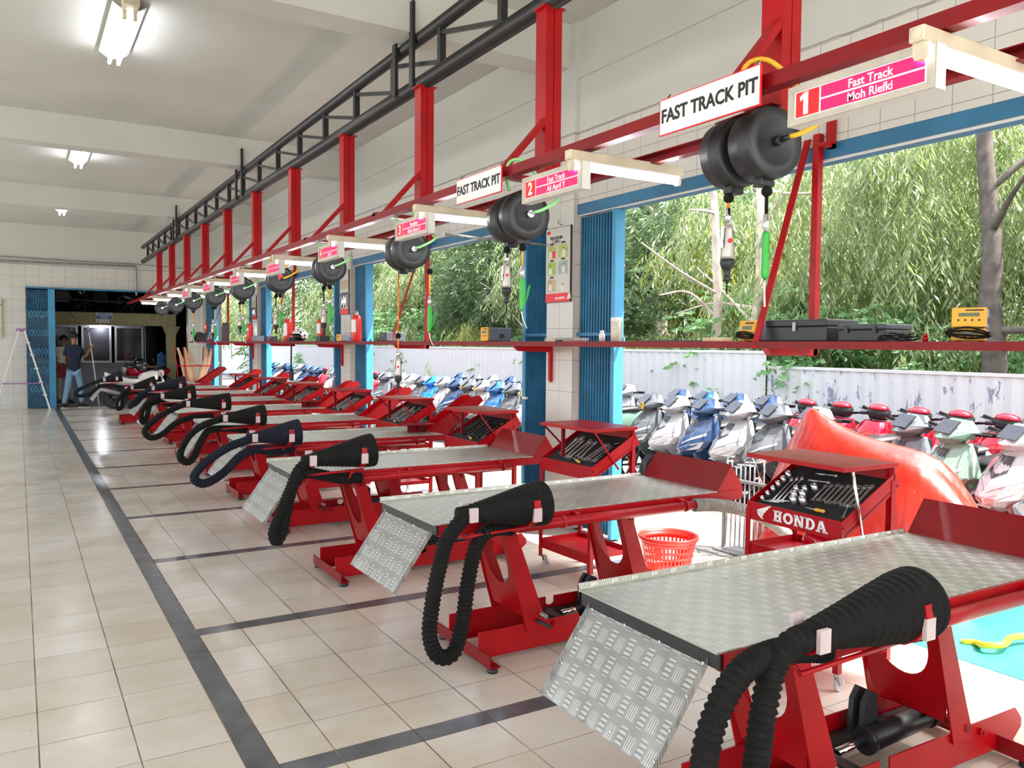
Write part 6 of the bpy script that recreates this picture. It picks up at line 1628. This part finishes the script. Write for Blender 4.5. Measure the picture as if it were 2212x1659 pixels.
# ---------------------------------------------------------------- people
def skin(name, V, E, mat, parent, sub=2, root=None):
    names = list(V); idx = {n: i for i, n in enumerate(names)}
    me = bpy.data.meshes.new(name); me.from_pydata([V[n][0] for n in names], [(idx[a], idx[b]) for a, b in E], [])
    me.materials.append(mat); o = bpy.data.objects.new(name, me); COL.objects.link(o)
    if parent is not None: o.parent = parent
    md = o.modifiers.new('skin', 'SKIN'); md.use_smooth_shade = True
    for n in names:
        r = V[n][1]; d = me.skin_vertices[0].data[idx[n]]; d.radius = r if isinstance(r, tuple) else (r, r)
        d.use_root = (n == root)
    s = o.modifiers.new('sub', 'SUBSURF'); s.levels = sub; s.render_levels = sub
    return o
def person(loc, label, J, look, shirt, trousers, extra=None, grip=None):
    # J: joints relative to loc. look: unit direction of the face (x, y)
    V = {}; E = []
    def a(n, p, r, to=None):
        V[n] = (p, r)
        if to: E.append((to, n))
    a('pelvis', J['pelvis'], .085); a('belly', tuple((Vector(J['pelvis'])*.5+Vector(J['chest'])*.5)), .088, 'pelvis'); a('chest', J['chest'], .098, 'belly'); a('neck', J['neck'], .045, 'chest'); a('jaw', J['head0'], .058, 'neck'); a('crown', J['head1'], .072, 'jaw')
    for s in 'LR':
        a('sh'+s, J['sh'+s], .050, 'chest'); a('el'+s, J['el'+s], .036, 'sh'+s); a('wr'+s, J['wr'+s], .025, 'el'+s); a('palm'+s, J['ha'+s], .030, 'wr'+s)
        d = (Vector(J['ha'+s])-Vector(J['wr'+s])).normalized(); sd = d.cross(Vector((0,0,1))); sd = sd.normalized() if sd.length > .1 else Vector((1,0,0))
        if grip and s == 'R': d = Vector((.8,.1,-.2)).normalized(); sd = Vector((0,0,1))
        for q in range(4):
            b = Vector(J['ha'+s]) + sd*(q-1.5)*.017; L = (.030,.036,.034,.026)[q]
            c1 = b+d*L; c2 = c1 + (d*.6+Vector((0,-.5,0) if not (grip and s == 'R') else (-.2,-.8,0)))*L*.7
            a('f%d%s' % (q,s), tuple(c1), .0085, 'palm'+s); a('g%d%s' % (q,s), tuple(c2), .0075, 'f%d%s' % (q,s))
        b = Vector(J['ha'+s]) + sd*.034 + d*.004; a('th'+s, tuple(b), .009, 'palm'+s); a('ti'+s, tuple(b+d*.022+Vector((0,-.012,0))), .008, 'th'+s)
        a('hip'+s, J['hip'+s], .070, 'pelvis'); a('kn'+s, J['kn'+s], .050, 'hip'+s); a('an'+s, J['an'+s], .034, 'kn'+s)
    o = skin('person', V, E, MT['skin'], None, 2, 'pelvis'); o.location = loc
    tag(o, label, 'person')
    T = {k: V[k] for k in ('pelvis','belly','chest','shL','shR')}
    T['pelvis'] = (J['pelvis'], .105); T['belly'] = (V['belly'][0], .108); T['chest'] = (J['chest'], .118); T['shL'] = (J['shL'], .066); T['shR'] = (J['shR'], .066)
    T['hem'] = (tuple(Vector(J['pelvis'])-Vector((0,0,.09))), (.135,.105)); T['nb'] = (tuple(Vector(J['neck'])-Vector((0,0,.035))), .060); T['pelvis'] = (J['pelvis'], (.135,.108)); T['belly'] = (V['belly'][0], (.135,.110)); T['chest'] = (J['chest'], (.150,.115)); ee = [('hem','pelvis'),('pelvis','belly'),('belly','chest'),('chest','nb'),('chest','shL'),('chest','shR')]
    for s in 'LR': T['sl'+s] = (tuple(Vector(J['sh'+s]).lerp(Vector(J['el'+s]), .80)), .053); ee.append(('sh'+s,'sl'+s))
    skin('shirt', T, ee, MT[shirt], o, 2, 'chest')
    T = {'pelvis': (J['pelvis'], .100)}; ee = []
    for s in 'LR':
        T['hip'+s] = (J['hip'+s], .083); T['kn'+s] = (J['kn'+s], .062); T['an'+s] = (tuple(Vector(J['an'+s])+Vector((0,0,.01))), .050); ee += [('pelvis','hip'+s),('hip'+s,'kn'+s),('kn'+s,'an'+s)]
    skin('trousers', T, ee, MT[trousers], o, 2, 'pelvis')
    lk = Vector((look[0], look[1], 0)).normalized(); sd = Vector((lk.y, -lk.x, 0))
    hc = Vector(J['head0']).lerp(Vector(J['head1']), .62)
    m = MB(); M = Matrix(((lk.x,sd.x,0,hc.x),(lk.y,sd.y,0,hc.y),(0,0,1,hc.z),(0,0,0,1)))
    vs, fs = [], []; n = 18
    for i in range(9):
        th = PI*.60*i/8
        for k in range(n):
            aa = 2*PI*k/n; cut = .30*max(0, math.cos(aa))
            t2 = th*(1-cut); vs.append((.098*math.sin(t2)*math.cos(aa)-.006, .086*math.sin(t2)*math.sin(aa), .105*math.cos(t2)+.01))
    for i in range(8):
        for k in range(n): fs.append((i*n+k,(i+1)*n+k,(i+1)*n+(k+1)%n,i*n+(k+1)%n))
    m.add(vs, fs, True, 0, M); m.build('hair', MT['hair'], o)
    def at(f, s_, z): return tuple(hc + lk*f + sd*s_ + Vector((0,0,z)))
    for s_ in (-.030, .030):
        MB().ball(at(.074, s_, -.005), .010, 8, 6).build('eye', MT['ink'], o)
        MB().bar(at(.080, s_-.016, .018), at(.080, s_+.016, .018), .008, .006).build('eyebrow', MT['hair'], o)
        MB().ball(at(-.005, s_*2.55, -.012), .022, 10, 8, (.6,.6,1)).build('ear', MT['skin'], o)
    MB().ball(at(.084, 0, -.030), .015, 10, 8, (1,.9,1.3)).build('nose', MT['skin'], o)
    MB().bar(at(.076, -.022, -.058), at(.076, .022, -.058), .008, .009).build('mouth', MT['lips'], o)
    for s in 'LR':
        f = Vector(J['foot'+s])-Vector(J['an'+s]); f.z = 0; f.normalize(); c = Vector(J['an'+s]); g = Vector((f.y,-f.x,0))
        M = Matrix(((f.x,g.x,0,c.x),(f.y,g.y,0,c.y),(0,0,1,0),(0,0,0,1)))
        S = [(-.07,.030,.085),(-.04,.038,.095),(.03,.042,.085),(.10,.046,.060),(.16,.040,.045),(.19,.018,.030)]
        sh = MB().loft([[(x,-w,.016),(x,-w,.05 if h > .06 else h*.7),(x,-w*.5,h),(x,w*.5,h),(x,w,.05 if h > .06 else h*.7),(x,w,.016)] for x,w,h in S], M=M).build('shoe', MT['shoe'], o, bevel=.004)
        MB().loft([[(x,-w*1.06,0),(x,-w*1.06,.018),(x,w*1.06,.018),(x,w*1.06,0)] for x,w,h in S], M=M).build('sole', MT['white'], sh)
    return o
MT['lips'] = simple('lip_tone', (.25,.09,.07), .5); MT['shoe'] = simple('black_shoe', (.015,.015,.016), .6)
A = dict(pelvis=(.0,.0,.83), chest=(.0,.0,1.20), neck=(.005,.0,1.375), head0=(.012,.03,1.46), head1=(.018,.03,1.59), shL=(-.125,.0,1.315), shR=(.125,.02,1.31), elL=(-.17,.06,1.06), wrL=(-.10,.20,.93), haL=(-.06,.25,.92),
         elR=(.22,.10,1.10), wrR=(.34,.12,1.30), haR=(.365,.12,1.36), hipL=(-.07,0,.78), hipR=(.07,0,.78), knL=(-.13,.02,.43), anL=(-.20,-.03,.08), footL=(-.16,.10,0), knR=(.13,.08,.45), anR=(.14,.02,.10), footR=(.30,.10,0))
person((1.02,20.02,0), 'person in navy shirt and light blue jeans, back turned, holding a white pole', A, (.75,.65), 'navy', 'jeans', grip=True)
B = dict(pelvis=(.0,.0,.80), chest=(.0,.0,1.16), neck=(.01,-.01,1.325), head0=(.02,-.035,1.40), head1=(.02,-.03,1.53), shL=(-.13,.0,1.27), shR=(.13,.0,1.27), elL=(-.17,-.02,1.02), wrL=(-.08,-.12,.90), haL=(-.03,-.15,.88),
         elR=(.17,-.03,1.02), wrR=(.08,-.12,.92), haR=(.04,-.15,.92), hipL=(-.075,0,.75), hipR=(.075,0,.75), knL=(-.08,.0,.42), anL=(-.08,.02,.08), footL=(-.10,-.12,0), knR=(.13,-.03,.42), anR=(.16,.03,.08), footR=(.22,-.10,0))
pb = person((.87,21.3,0), 'person in white shirt and red apron standing behind the navy shirted one', B, (.35,-.93), 'shirtw', 'khaki')
MB().prism([(-.11,.62),(.11,.62),(.12,.95),(-.12,.95)], -.125, -.115, 'y').build('apron', MT['apron'], pb)
t = empty('pole', (1.385,20.14,0), 0, 'white pole held upright by the person in the navy shirt', 'pole')
MB().cyl((.13,.0,.02),(-.055,.0,1.69),.012,10).build('shaft', MT['white'], t); MB().cyl((-.055,0,1.66),(-.068,0,1.78),.017,10).build('pole_grip', MT['steel'], t)
